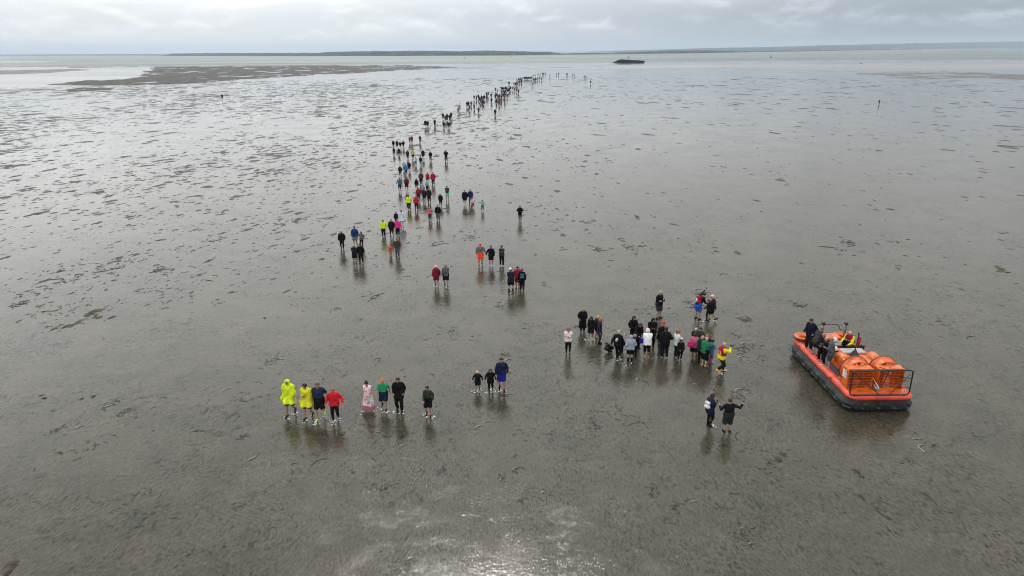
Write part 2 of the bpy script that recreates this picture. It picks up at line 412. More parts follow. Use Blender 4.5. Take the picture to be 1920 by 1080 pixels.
heights('sandbank', [(690, 130.4), (800, 128.6), (1000, 128.2), (1130, 125.6), (1130, 124.8), (1000, 127), (800, 127.4), (640, 125)], 2.0, 0.5, 0.40, MBANK, 10, z0=0.0)
heights('sandbank', [(-60, 117.8), (60, 116.9), (110, 115.6), (60, 115.0), (-60, 115.6)], 4.0, 0.8, 0.2, plain('pale_bank', (0.34, 0.33, 0.31), 0.5, var=0.1), 11, z0=0.03)

# far land: height fields standing beyond the water
def land(name, prof, depth, mat, seed, rough=2.0, n=220):
    """prof: list of (px x, waterline y, top y)"""
    xs_ = np.linspace(prof[0][0], prof[-1][0], n)
    wl = np.interp(xs_, [p[0] for p in prof], [p[1] for p in prof]); tp = np.interp(xs_, [p[0] for p in prof], [p[2] for p in prof])
    base = np.array([at(x, y, 0.0) for x, y in zip(xs_, wl)])
    H = []
    for (x, y, b) in zip(xs_, tp, base):
        d = ray(x, y); D = math.hypot(b[0], b[1]) + depth * 0.25; H.append(CAM_H + d[2] * D / math.hypot(d[0], d[1]))
    H = np.array(H); H = np.maximum(H, 0.6)
    rows = [(-0.02, -0.2), (0.02, 0.35), (0.12, 0.78), (0.25, 1.0), (0.5, 0.97), (0.8, 0.6), (1.0, -0.05)]
    V = []
    rr = random.Random(seed)
    for j, (fd, fh) in enumerate(rows):
        for i in range(n):
            b = base[i]; u_ = b[:2] / np.linalg.norm(b[:2])
            p = b[:2] + u_ * depth * fd
            nz = (float(fbm(np.array(i * 0.13 + 3), np.array(j * 1.3), seed, 4)) - 0.5) * rough * 2.2 + rr.uniform(-.2, .35) * rough
            V.append((p[0], p[1], H[i] * fh + (nz if fh > 0.3 else 0)))
    Fq = [(j * n + i, j * n + i + 1, (j + 1) * n + i + 1, (j + 1) * n + i) for j in range(len(rows) - 1) for i in range(n - 1)]
    return tag(link(name, mesh_np(name, V, Fq), None, mat), kind='structure')
def land_mat(name, a, b, c, s):
    m, t = new_mat(name); pos = t.n('ShaderNodeNewGeometry').outputs['Position']
    n1_ = t.noise(pos, s, 5, 0.6); n2_ = t.noise(pos, s * 4, 4, 0.6)
    cc = t.mix(t.ramp(n1_, 0.42, 0.58), a, b); cc = t.mix(t.ramp(n2_, 0.6, 0.7), cc, c)
    bs = t.n('ShaderNodeBsdfPrincipled', i_Roughness=0.9); t.put(bs.inputs['Base Color'], cc); bs.inputs['Specular IOR Level'].default_value = 0.1
    o = t.n('ShaderNodeOutputMaterial'); t.put(o.inputs[0], bs.outputs[0]); return m
ML = land_mat('wooded_land', (0.018, 0.028, 0.022), (0.045, 0.052, 0.036), (0.16, 0.14, 0.10), 0.011)
ML2 = land_mat('farm_land', (0.030, 0.045, 0.042), (0.048, 0.062, 0.052), (0.075, 0.080, 0.060), 0.0015)
land('hills', [(-110, 106.3, 103.4), (0, 105.4, 102.3), (150, 104.4, 101.4), (270, 104.0, 101.2), (330, 104.3, 102.6)], 900, ML2, 1, 1.5)
land('hills', [(303, 105.2, 104.9), (312, 105.2, 102.5), (322, 105.1, 100.2), (400, 105.0, 99.6), (500, 105.0, 99.3), (600, 105.0, 99.0), (616, 105.0, 97.2), (700, 104.9, 95.8), (790, 104.7, 95.2), (860, 104.4, 96.2), (925, 104.2, 95.0), (980, 103.8, 96.2), (1030, 103.2, 97.4), (1045, 103.0, 99.5), (1060, 102.9, 101.2)], 500, ML, 2, 1.6, 420)
land('hills', [(1040, 102.8, 101.0), (1080, 102.4, 99.6), (1150, 101.7, 99.0), (1210, 101.0, 97.2), (1260, 100.4, 95.2), (1330, 99.4, 95.0), (1380, 98.4, 96.0), (1440, 97.4, 95.6), (1520, 96.0, 94.2), (1600, 94.6, 92.6), (1700, 93.2, 92.0), (1730, 92.8, 92.3)], 300, ML, 3, 1.7, 420)
land('hills', [(1100, 97.6, 96.9), (1200, 97.2, 94.2), (1300, 96.4, 91.4), (1420, 95.4, 88.4), (1560, 94.2, 84.8), (1680, 92.8, 81.8), (1800, 91.6, 79.6), (1920, 90.3, 77.4), (2080, 89.0, 75.5)], 2500, ML2, 5, 3.0, 220)

# town and docks on the low far shore
rb = random.Random(11); SHEDS = []
ORD = 'first second third fourth fifth sixth seventh eighth ninth tenth eleventh twelfth thirteenth fourteenth fifteenth sixteenth seventeenth eighteenth nineteenth twentieth twenty-first twenty-second twenty-third twenty-fourth twenty-fifth twenty-sixth'.split()
for i in range(26):
    x = rb.choice([rb.uniform(1270, 1420), rb.uniform(1480, 1560), rb.uniform(1550, 1690)])
    wl = float(np.interp(x, [1040, 1260, 1440, 1600, 1730], [102.8, 100.4, 97.4, 94.6, 92.8])) - 0.12
    p = at(x, wl); D = math.hypot(p[0], p[1]); s_ = D / 1432
    Wd, Dp, Hh = rb.uniform(3, 11) * s_, rb.uniform(2, 4) * s_, rb.uniform(0.9, 2.0) * s_
    mb = MB(); mb.box(-Wd / 2, Wd / 2, 0, Dp, 0, Hh)
    r_ = empty('warehouse', (p[0], p[1], 0), -math.atan2(p[0], p[1]))
    c = rb.choice([(0.55, 0.55, 0.55), (0.30, 0.28, 0.27), (0.14, 0.13, 0.14), (0.65, 0.66, 0.66)])
    mb.build('wall', plain('shed_%.2f' % c[0], c, 0.8, var=0.1, vscale=0.05), r_)
    rf = MB(); k = Hh * 0.35
    rf.add([(-Wd / 2 - 1, -1, Hh), (Wd / 2 + 1, -1, Hh), (Wd / 2 + 1, Dp + 1, Hh), (-Wd / 2 - 1, Dp + 1, Hh), (-Wd / 2 - 1, Dp / 2, Hh + k), (Wd / 2 + 1, Dp / 2, Hh + k)],
           [(0, 1, 5, 4), (2, 3, 4, 5), (0, 4, 3), (1, 2, 5)])
    rf.build('roof', plain('shed_roof', (0.35, 0.36, 0.37), 0.7), r_)
    SHEDS.append((x, r_, 'pale' if c[0] > .5 else ('dull grey' if c[0] > .25 else 'dark')))
for k_ in ('pale', 'dull grey', 'dark'):
    for i, (x, r_, _) in enumerate(sorted([q for q in SHEDS if q[2] == k_], key=lambda q: q[0])):
        tag(r_, '%s low warehouse on the far right shore, %s of its colour from the left' % (k_, ORD[i]), 'building', 'warehouses and sheds on the far shore')
def crane(x, y, hpx, label, boom):
    p = at(x, y); D = math.hypot(p[0], p[1]); h = hpx * D / 1432
    r_ = empty('harbour_crane', (p[0], p[1], 0), -math.atan2(p[0], p[1]))
    mb = MB()
    for sx in (-1, 1):
        for sy in (-1, 1):
            mb.tube([(sx * h * .10, sy * h * .10, 0), (sx * h * .03, sy * h * .03, h * .62)], h * .012, 5)
    for k in range(4): mb.box(-h * .085 + k * h * .015, h * .085 - k * h * .015, -h * .01, h * .01, h * (.12 + .12 * k), h * (.14 + .12 * k))
    mt = plain('crane_steel', (0.20, 0.22, 0.26), 0.6)
    mb.build('tower', mt, r_)
    MB().box(-h * .08, h * .08, -h * .05, h * .05, h * .62, h * .70).build('cab', mt, r_)
    MB().tube([(0, 0, h * .68), (boom * h * .28, 0, h)], h * .014, 5).tube([(0, 0, h * .68), (-boom * h * .12, 0, h * .80), (boom * h * .28, 0, h)], h * .006, 4).build('jib', mt, r_)
    tag(r_, label, 'crane', 'dock cranes on the far shore')
crane(1649, 93.6, 12, 'single dock crane standing left of the others on the far right shore', 1)
crane(1698, 93.0, 9, 'short dark dock crane, leftmost of the row of four on the far shore', 1)
crane(1704, 92.9, 11, 'dark dock crane, second from left in the row of four on the far shore', -1)
crane(1713, 92.8, 13, 'tall pale dock crane, third from left in the row of four on the far shore', 1)
crane(1719, 92.7, 12, 'tall pale dock crane at the right end of the row on the far shore', -1)

# the wreck: a broken concrete harbour caisson with a beacon on top
a = at(1149, 117.2); b = at(1207, 117.2); c = (a + b) / 2; L = np.linalg.norm(b - a); wy = -math.atan2(c[0], c[1])
s1 = math.hypot(c[0], c[1]) / 1432
wr = empty('caisson_wreck', (c[0], c[1], 0), math.atan2((b - a)[1], (b - a)[0]))
tag(wr, 'dark broken concrete harbour caisson aground in the sea beyond the flats', 'wreck')
mcon = plain('wreck_concrete', (0.012, 0.012, 0.013), 0.9, bump=0.3, bscale=0.4, var=0.3, vscale=0.3, spec=0.1)
pf = [(-.5, 0.0), (-.44, .9), (-.36, 3.0), (-.30, 5.0), (-.22, 6.0), (-.185, 6.6), (-.17, 5.3), (-.10, 5.7), (0.0, 5.6), (.02, 5.5), (.15, 4.9), (.3, 4.3), (.46, 3.8), (.495, 3.6)]
mb = MB(); V = []; n_ = len(pf)
for yy, sc_ in ((-4.5, 1.0), (-4.2, 1.0), (4.2, 0.93), (4.5, 0.9)):
    for q, z in pf: V.append((q * L, yy, (z * (sc_ if abs(yy) < 4.4 else sc_ * 0.96)) * s1 * 0.92 + 0.1))
    for q, z in reversed(pf): V.append((q * L * (1.0 if q > -.49 else 1), yy, -0.5))
k2 = 2 * n_; Fq = []
for j in range(3):
    for i in range(k2):
        i2 = (i + 1) % k2; Fq.append((j * k2 + i, j * k2 + i2, (j + 1) * k2 + i2, (j + 1) * k2 + i))
Fq += [tuple(range(k2)), tuple(reversed(range(3 * k2, 4 * k2)))]
mb.add(V, Fq)
mb.build('hull', mcon, wr)
MB().tube([(-0.005 * L, 0, 4.6 * s1), (-0.005 * L, 0, 12.0 * s1)], 0.32, 6).ball((-0.005 * L, 0, 11.0 * s1), 0.7).build('beacon_mast', plain('beacon', (0.10, 0.10, 0.10), 0.6), wr)
MB().box(-.17 * L, -.14 * L, -3, 3, 5.0 * s1, 5.7 * s1).build('deck_house', mcon, wr); MB().box(.30 * L, .33 * L, -2, 2, 3.8 * s1, 4.3 * s1).build('deck_house', mcon, wr)

def buoy(x, y, hpx, wpx, label, colr, name='buoy'):
    p = at(x, y); s_ = math.hypot(p[0], p[1]) / 1432; h = hpx * s_; r_ = wpx * s_ / 2
    e = empty(name, (p[0], p[1], 0))
    m_ = plain('buoy_%.2f' % colr[0], colr, 0.6)
    MB().lathe([(0.01, -.1 * h), (r_, 0), (r_, .25 * h), (r_ * .6, .42 * h), (.01, .45 * h)], 10).build('float', m_, e, True)
    MB().tube([(0, 0, .4 * h), (0, 0, h)], r_ * .22, 6).lathe([(.01, .78 * h), (r_ * .45, .84 * h), (.01, h * 1.05)], 8).build('topmark', m_, e)
    return tag(e, label, 'buoy')
buoy(1445, 108.6, 4.5, 3.4, 'dark green channel buoy floating right of the wreck, tall conical top', (0.02, 0.05, 0.03))
buoy(1614, 119.6, 2.4, 3.0, 'small dark red buoy in the shallows at right', (0.12, 0.02, 0.02))
buoy(871, 109.6, 3.0, 1.6, 'thin dark marker buoy in the sea left of centre', (0.03, 0.04, 0.04))
buoy(958, 107.8, 3.0, 1.6, 'thin dark marker buoy in the sea straight above the column of walkers', (0.03, 0.04, 0.04))
def yacht(x, y, hpx, label):
    p = at(x, y); s_ = math.hypot(p[0], p[1]) / 1432; h = hpx * s_
    e = empty('sailing_boat', (p[0], p[1], 0), 0.4)
    wm = plain('sail_white', (0.8, 0.8, 0.8), 0.7, var=0.04)
    MB().add([(-.35 * h, 0, .1 * h), (-.3 * h, -.09 * h, .1 * h), (.25 * h, -.08 * h, .1 * h), (.4 * h, 0, .12 * h), (.25 * h, .08 * h, .1 * h), (-.3 * h, .09 * h, .1 * h), (-.25 * h, 0, -.05 * h), (.28 * h, 0, -.05 * h)],
             [(0, 1, 2, 3, 4, 5), (0, 6, 1), (1, 6, 7, 2), (2, 7, 3), (3, 7, 4), (4, 7, 6, 5), (5, 6, 0)]).build('hull', wm, e)
    MB().tube([(0, 0, .1 * h), (0, 0, h)], .012 * h, 5).build('mast', wm, e)
    t_ = .01 * h
    MB().add([(.02 * h, -t_, .18 * h), (-.3 * h, -t_, .18 * h), (.02 * h, -t_, .97 * h), (.02 * h, t_, .18 * h), (-.3 * h, t_, .18 * h), (.02 * h, t_, .97 * h)],
             [(0, 1, 2), (5, 4, 3), (0, 2, 5, 3), (1, 4, 5, 2), (0, 3, 4, 1)]).build('sail', wm, e)
    tag(e, label, 'boat')
yacht(60, 104.9, 3.0, 'tiny white boat on the sea at far left under the hazy land')
yacht(1316, 99.4, 3.2, 'tiny white sailing boat off the far shore between wreck and buoy')
yacht(1746, 92.6, 3.0, 'tiny white sailing boat right of the dock cranes')
yacht(1794, 91.8, 2.4, 'smallest white sailing boat, furthest right under the long hill')

# ------------------------------------------------------------ weed, mud lumps and wrack on the flats
def heading(x): return -0.50 * np.tanh(x / 22.0)            # lean of the streaks: dx per dy
for k_, (pts_, l_) in enumerate([
    ([(92, 621), (125, 604), (150, 600), (192, 591), (186, 598), (150, 611), (142, 616), (104, 622)], 'long ragged clump of brown seaweed at the left, left of two side by side'),
    ([(156, 593), (170, 583), (205, 576), (228, 570), (210, 580), (176, 595)], 'shorter clump of brown seaweed at the left, right of two side by side'),
    ([(135, 755), (160, 744), (178, 742), (168, 751)], 'small dark clump of seaweed below the long ragged one at the left'),
    ([(60, 746), (85, 741), (104, 739), (98, 744), (70, 748)], 'thin dark clump of seaweed near the left edge'),
    ([(1678, 497), (1696, 496), (1706, 501), (1688, 508), (1678, 503)], 'tawny clump of seaweed on the right-hand flats above the hovercraft'),
    ([(1862, 497), (1875, 497), (1893, 511), (1870, 510)], 'tawny clump of seaweed near the right edge above the hovercraft'),
    ([(1452, 858), (1480, 842), (1500, 856), (1492, 868), (1462, 867)], 'greenish clump of seaweed on the sand below the hovercraft'),
    ([(1380, 598), (1398, 590), (1412, 602), (1396, 607)], 'low brown clump of seaweed left of the hovercraft'),
    ([(-10, 1075), (18, 1052), (34, 1056), (14, 1085)], 'green clump of seaweed in the bottom left corner')]):
    o = heights('seaweed', pts_, .045, 0.14, 0.50, plain('clump_weed', (.060, .052, .028), .7, bump=.02, bscale=9, var=.45, vscale=3.0, spec=.25), 60 + k_, 3.2, 2.2, 'stuff', 0.0, .022)
    tag(o, l_, 'seaweed')
def lumps(name, cnt, dmin, dmax, dens, size, mat, seed, label, zh=0.03, asp_=(1.4, 2.8)):
    r_ = np.random.default_rng(seed)
    px_, py_ = [], []
    N = 0; X = []; Y = []
    while N < cnt:
        D = dmin * (dmax / dmin) ** r_.random(40000); A = r_.uniform(-0.72, 0.70, 40000)
        x = D * np.sin(A); y = D * np.cos(A)
        keep = r_.random(40000) < dens(x, y, D); X.append(x[keep]); Y.append(y[keep]); N += keep.sum()
    x = np.concatenate(X)[:cnt]; y = np.concatenate(Y)[:cnt]; D = np.hypot(x, y)
    s_ = size(D) * np.exp(r_.normal(-0.25, 0.68, cnt)); s_ = np.minimum(s_, size(D) * 3.2)
    asp = r_.uniform(asp_[0], asp_[1], cnt)
    hd = np.arctan(heading(x)) + r_.normal(0, 0.22, cnt)
    K = 12; th = np.linspace(0, 2 * np.pi, K, endpoint=False)
    V = np.zeros((cnt, 2 * K + 1, 3), np.float32)
    rad = 1 + 0.45 * r_.normal(0, 1, (cnt, K)) * 0.6; rad = np.clip(rad, 0.25, 1.9)
    dxs, dys = np.sin(hd), np.cos(hd)
    for j, (fr, fz) in enumerate(((1.0, 0.0), (0.6, 1.0))):
        a_ = np.cos(th)[None] * rad * fr * (s_ * asp)[:, None] * 0.5; b_ = np.sin(th)[None] * rad * fr * s_[:, None] * 0.5
        V[:, j * K:(j + 1) * K, 0] = x[:, None] + a_ * dxs[:, None] + b_ * dys[:, None]
        V[:, j * K:(j + 1) * K, 1] = y[:, None] + a_ * dys[:, None] - b_ * dxs[:, None]
        V[:, j * K:(j + 1) * K, 2] = fz * zh * (0.4 + 0.9 * r_.random((cnt, K))) * np.clip(s_, 0.1, 1.0)[:, None] ** .5 + (0.002 if j else -0.004)
    V[:, 2 * K] = np.stack([x, y, np.full(cnt, zh * 0.9) * np.clip(s_, .1, 1) ** .5], 1)
    k = np.arange(K); k1 = (k + 1) % K
    f1 = np.stack([k, k1, K + k1], 1); f2 = np.stack([k, K + k1, K + k], 1); f3 = np.stack([K + k, K + k1, np.full(K, 2 * K)], 1)
    T = np.concatenate([f1, f2, f3]); T = T[:, ::-1]
    Fc = (T[None] + (np.arange(cnt) * (2 * K + 1))[:, None, None]).reshape(-1, 3)
    return tag(link(name, mesh_np(name, V.reshape(-1, 3), Fc), None, mat), label, 'mud' if 'mud' in name else 'seaweed', kind='stuff')
def dens_far(x, y, D):
    az_ = np.arctan2(x, y)
    side_ = np.interp(az_, [-0.7, -0.2, 0.0, 0.2, 0.6], [1.0, 0.9, 0.42, 0.20, 0.14])
    pn = np.clip((fbm(x * 0.03 + y * .01, y * 0.012, 3) - 0.22) * 2.4, 0.15, 1)
    near = np.interp(D, [40, 75, 110, 500], [0.10, 0.35, 1.0, 1.0])
    return np.clip(side_ * pn * near, 0, 1)
MLUMP = plain('mud_lump', (0.030, 0.029, 0.024), 0.6, bump=0.02, bscale=6, var=0.25, vscale=0.7, spec=0.2)
MWRK = plain('wrack', (0.020, 0.022, 0.013), 0.55, bump=0.02, bscale=14, var=0.4, vscale=2.0, spec=0.4)
lumps('mud_lumps', 10500, 48, 460, dens_far, lambda D: 0.0034 * D * np.interp(D, [60, 120, 250, 460], [.8, 1., 1.1, 1.2]), MLUMP, 21, 'countless dark streaks of bare mud standing out of the wet flats into the distance')
def dens_near(x, y, D):
    pn = np.clip((fbm(x * 0.13, y * 0.10, 33) - 0.46) * 6.0, 0.01, 1) * np.interp(D, [20, 34, 46, 80], [1, .8, .45, .3]) * np.interp(x / D, [-.5, .1, .4], [.6, .6, 1.]); return pn
MW2 = plain('weed_flecks', (0.028, 0.034, 0.024), 0.5, bump=0.01, bscale=14, var=0.4, vscale=2.0, spec=0.4)
lumps('seaweed_flecks', 4200, 20, 80, dens_near, lambda D: 0.0017 * D, MW2, 22, 'small dark flecks of seaweed strewn over the wet sand nearby', 0.02)

def wrack(name, n_cl, seed, dlo, dhi, mat, label, rad, foam=None):
    r_ = random.Random(seed); mb = MB()
    for c_ in range(n_cl):
        D = dlo * (dhi / dlo) ** r_.random(); A = r_.uniform(-0.66, 0.62)
        cx, cy = D * math.sin(A), D * math.cos(A)
        spread = r_.choice([0.15, 0.25, 0.5, 0.9]) * D / 30
        lean = math.atan(float(heading(cx)))
        if float(fbm(np.array(cx * .12), np.array(cy * .09), 51)) < .44: continue
        for q in range(r_.choice([1, 1, 1, 2, 3, 6, 12, 20])):
            h = lean + r_.gauss(0, 0.5); al = r_.gauss(0, spread * 1.3); ac = r_.gauss(0, spread * .6)
            x = cx + al * math.sin(lean) + ac * math.cos(lean); y = cy + al * math.cos(lean) - ac * math.sin(lean)
            sz = math.exp(r_.gauss(0, .5)); L_ = 0.24 * sz * D / 30; k = r_.randint(5, 9); bend = r_.gauss(0, 1.1)
            pts = []; rr_ = []
            for i in range(k):
                pts.append((x, y, 0.012 + 0.008 * r_.random())); h += bend / k * 2 + r_.gauss(0, 0.35)
                x += math.sin(h) * L_ / k; y += math.cos(h) * L_ / k
                rr_.append(rad * D / 30 * sz ** .4 * r_.uniform(.4, 1.3) * (0.35 if i in (0, k - 1) else 1))
            mb.tube(pts, rr_, 5, flat=0.45)
            if foam is not None and sz > 1.3 and r_.random() < .28:
                foam.tube([(p_[0] - .05 * D / 30, p_[1] + .07 * D / 30, .004) for p_ in pts], [q_ * .9 for q_ in rr_], 5, flat=0.3)
    return tag(mb.build(name, mat, None, True, fix=False), label, 'seaweed', kind='stuff')
FOAM = MB()
wrack('seaweed', 330, 5, 21, 75, MWRK, 'curled dark strands of wrack scattered in clumps over the nearer flats', 0.013, FOAM)
tag(FOAM.build('foam', plain('scum_foam', (.30, .29, .27), .5, var=.15, vscale=12), None, True, fix=False), 'thin pale lines of scum and foam caught beside strands of wrack', 'foam', kind='stuff')

# ------------------------------------------------------------ people: one continuous body surface, clothes over it
def surface_nets(f, o, h):
    """smooth closed surface where the sampled field f changes sign"""
    s = f < 0
    nx, ny, nz = f.shape
    acc = np.zeros((nx - 1, ny - 1, nz - 1, 3), np.float32); cnt = np.zeros((nx - 1, ny - 1, nz - 1), np.float32)
    C = [(i, j, k) for i in (0, 1) for j in (0, 1) for k in (0, 1)]
    def cor(a, c): return a[c[0]:nx - 1 + c[0], c[1]:ny - 1 + c[1], c[2]:nz - 1 + c[2]]
    for a in C:
        for ax in range(3):
            if a[ax]: continue
            b = list(a); b[ax] = 1; b = tuple(b)
            fa, fb = cor(f, a), cor(f, b); m = cor(s, a) != cor(s, b)
            t = np.where(m, fa / np.where(m, fa - fb, 1), 0)
            for d in range(3):
                acc[..., d] += np.where(m, a[d] + (t if d == ax else 0), 0)
            cnt += m
    ok = cnt > 0; idx = -np.ones(ok.shape, np.int64); idx[ok] = np.arange(ok.sum())
    g = np.argwhere(ok); V = (g + acc[ok] / cnt[ok][:, None]) * h + np.array(o)
    Q = []
    for ax in range(3):
        sl0 = [slice(None)] * 3; sl1 = [slice(None)] * 3; sl0[ax] = slice(0, -1); sl1[ax] = slice(1, None)
        A, B = s[tuple(sl0)], s[tuple(sl1)]; ch = A != B
        w_ = np.argwhere(ch); o1, o2 = (ax + 1) % 3, (ax + 2) % 3
        w_ = w_[(w_[:, o1] > 0) & (w_[:, o2] > 0) & (w_[:, o1] < f.shape[o1] - 1) & (w_[:, o2] < f.shape[o2] - 1)]
        def ix(d1, d2):
            q = w_.copy(); q[:, o1] -= d1; q[:, o2] -= d2; return idx[q[:, 0], q[:, 1], q[:, 2]]
        q = np.stack([ix(1, 1), ix(0, 1), ix(0, 0), ix(1, 0)], 1)
        fl = A[w_[:, 0], w_[:, 1], w_[:, 2]]; q[~fl] = q[~fl][:, ::-1]; Q.append(q)
    return V, np.concatenate(Q)
class Field:
    """smooth union of tapered capsules on a grid"""
    def __init__(s, lo, hi, h):
        s.lo = np.array(lo, float) - 2.5 * h; n = np.ceil((np.array(hi) - s.lo + 2.5 * h) / h).astype(int) + 1; s.h = h
        g = [s.lo[i] + h * np.arange(n[i]) for i in range(3)]
        s.X, s.Y, s.Z = (a.astype(np.float32) for a in np.meshgrid(*g, indexing='ij')); s.f = np.full(s.X.shape, 9.0, np.float32)
    def cap(s, a, b, r1, r2=None, k=0.0, sub=False, sy=1.0):
        r2 = r1 if r2 is None else r2
        a = np.asarray(a, float); b = np.asarray(b, float); d = b - a; L = d.dot(d) + 1e-9
        t = np.clip(((s.X - a[0]) * d[0] + (s.Y - a[1]) * d[1] + (s.Z - a[2]) * d[2]) / L, 0, 1)
        q = np.sqrt((s.X - a[0] - t * d[0]) ** 2 + ((s.Y - a[1] - t * d[1]) / sy) ** 2 + (s.Z - a[2] - t * d[2]) ** 2) - (r1 + (r2 - r1) * t)
        if sub: s.f = np.maximum(s.f, -q)
        elif k > 0:
            h_ = np.clip(0.5 + 0.5 * (s.f - q) / k, 0, 1); s.f = s.f * (1 - h_) + q * h_ - k * h_ * (1 - h_)
        else: s.f = np.minimum(s.f, q)
        return s
    def above(s, p, n, off=0.0):
        """keep the side of the plane that n points to"""
        n = np.asarray(n, float); n = n / np.linalg.norm(n)
        s.f = np.maximum(s.f, -((s.X - p[0]) * n[0] + (s.Y - p[1]) * n[1] + (s.Z - p[2]) * n[2]) + off); return s
    def wrinkle(s, amp, fr=34.0, ph=0.0):
        s.f = s.f + amp * (np.sin(s.X * fr + ph + 2.0 * np.sin(s.Z * fr * .5)) * np.sin(s.Z * fr * 0.8 + s.X * fr * .4 + ph * 2) + 0.6 * np.sin(s.Y * fr * 1.3 + s.Z * fr * .5 + ph)); return s
    def mesh(s, name):
        if not (s.f < 0).any(): return None
        V, Q = surface_nets(s.f, s.lo, s.h); return V, Q

ARMS = dict(hang=(.045, .025, -.285), fwd=(.035, .13, -.25), back=(.045, -.11, -.265), phone=(-.055, .19, -.085), read=(-.07, .17, -.12),
            eye=(-.05, .20, .03), pocket=(.025, .05, -.235), hip=(-.02, .03, -.20), out=(.12, .02, -.245), up=(.07, .17, .20), side=(.26, .04, -.01),
            cross=(-.13, .13, -.13), low=(.0, .17, -.22), bentup=(.10, .12, .02), reach=(.02, .25, -.14), chest=(-.08, .12, -.10))
def ik(a, t, l1, l2, pole):
    a, t, pole = np.array(a, float), np.array(t, float), np.array(pole, float)
    d = t - a; D = np.linalg.norm(d); mx = (l1 + l2) * .995
    if D > mx: t = a + d / D * mx; d = t - a; D = mx
    u_ = d / D; x = (l1 ** 2 - l2 ** 2 + D ** 2) / (2 * D); y = math.sqrt(max(0, l1 ** 2 - x ** 2))
    p = pole - u_ * pole.dot(u_); p = p / (np.linalg.norm(p) + 1e-9)
    return a + u_ * x + p * y, t
def skeleton(sp_):
    J = {}; st = min(.24, sp_.get('stride', 0.0) * 1.5); lean = sp_.get('lean', 0.0); sit = sp_.get('sit'); wd = sp_.get('w', 1.0)
    crouch = sp_.get('crouch', 0.0)
    hz = 0.515 - 0.35 * st * st - crouch * 0.34
    stance = sp_.get('stance', 0.0)
    if sit: hz = 0.09
    J['pel'] = np.array([0, 0, hz + .015])
    cl, sl = math.cos(lean), math.sin(lean)
    def T(p):
        y, z = p[1], p[2] - .53; return np.array([p[0], y * cl + z * sl, z * cl - y * sl + J['pel'][2]])
    J['T'] = T
    for nm, s in (('l', -1), ('r', 1)):
        hip = np.array([s * .052, 0, hz]); ph = st * (1 if (nm == 'r') == (sp_.get('lead', 'r') == 'r') else -1)
        if sit: ank = np.array([s * .07, .24, .045]); hip[2] = .085 + .0
        else: ank = np.array([s * (.058 + stance + .04 * abs(ph)), ph * .56 + (.02 if crouch else 0), .045 + (min(.10, -ph * .42) if ph < -.05 else 0)])
        if sit: knee = np.array([s * .075, .17, .22]); an = ank
        else: knee, an = ik(hip, ank, .245, .232, (0.15 * s, 1, 0))
        J['hip' + nm], J['knee' + nm], J['ank' + nm] = hip, knee, an
        lift = min(.055, -ph * .3) if ph < -.05 else 0
        J['toe' + nm] = an + np.array([s * .012, .088, -.026 - lift]); J['heel' + nm] = an + np.array([0, -.018, -.022])
        sh = T((s * .103 * wd ** .5, 0, .800)); ak = sp_.get('arm' + nm)
        w_ = ak if isinstance(ak, tuple) else ARMS[ak] if ak and ak != 'hang' else ARMS['hang'] if (st < .04 or sit) else (.045 + .12 * st, -ph * .55 + .02, -.275)
        tg = (s * .103 * wd ** .5 + s * w_[0], w_[1], .800 + w_[2]); wr = T(tg)
        if lean > .35 and w_[2] < -.15: wr = sh + np.array([s * w_[0], w_[1] * .8, w_[2]])
        key = sp_.get('arm' + nm)
        pole = (s * .9, -.6, -.5) if key in ('hip', 'side', 'eye', 'bentup') else (s * .35, -.8, -.4)
        el, wr = ik(sh, wr, .163, .145, pole); J['sh' + nm], J['el' + nm], J['wr' + nm] = sh, el, wr
    J['neck'] = T((0, .0, .835)); hp = sp_.get('nod', 0.12); hy = sp_.get('look', 0.0)
    nb = J['neck']; ld = lean * .75 + hp * .6
    J['head'] = nb + np.array([math.sin(hy) * .01, .022 + math.sin(ld) * .09, math.cos(ld) * .088])
    fw = np.array([math.sin(hy) * math.cos(hp), math.cos(hy) * math.cos(hp), -math.sin(hp + lean * .4)]); J['face'] = fw / np.linalg.norm(fw)
    rt = np.cross(J['face'], [0, 0, 1]); rt /= np.linalg.norm(rt); J['rt'] = rt; J['hup'] = np.cross(rt, J['face'])
    return J
def add_torso(F_, T, wd, g, lo=.50, k=.045):
    w2 = .93 * wd ** .8
    rows = [(.50, .050, .066), (.56, .045, .066), (.63, .036, .062), (.70, .048, .066), (.76, .062, .058), (.80, .078, .040)]
    for z, hw, r_ in rows:
        if z < lo: continue
        rr = r_ * (wd if z < .72 else wd ** .4) + g
        F_.cap(T((-hw * w2, 0, z)), T((hw * w2, 0, z)), rr, k=k, sy=1.0)
    return F_
def fingers(J, nm):
    """palm is in the body surface; five bent fingers of unequal length"""
    s = -1 if nm == 'l' else 1; el, wr = J['el' + nm], J['wr' + nm]; d = (wr - el) / np.linalg.norm(wr - el)
    side = np.cross(d, [0, 0, 1.0]) if abs(d[2]) < .8 else np.cross(d, [s * 1.0, 0, 0]); side /= np.linalg.norm(side) + 1e-9
    palm = np.cross(side, d); k1 = wr + d * .040
    out_ = []
    for i, ln in enumerate((.036, .042, .040, .031)):
        b = k1 + side * (.0165 - .011 * i); m = b + d * ln * .5 + palm * .003; e = m + d * ln * .42 + palm * ln * .28
        out_.append(([b - d * .008, m, e], [.0056, .0052, .0042]))
    b = wr + d * .014 + side * .020; out_.append(([b - side * .006, b + side * .012 + d * .016, b + side * .014 + d * .034 + palm * .006], [.0062, .0058, .0045]))
    return out_
PERSON_N = [0]
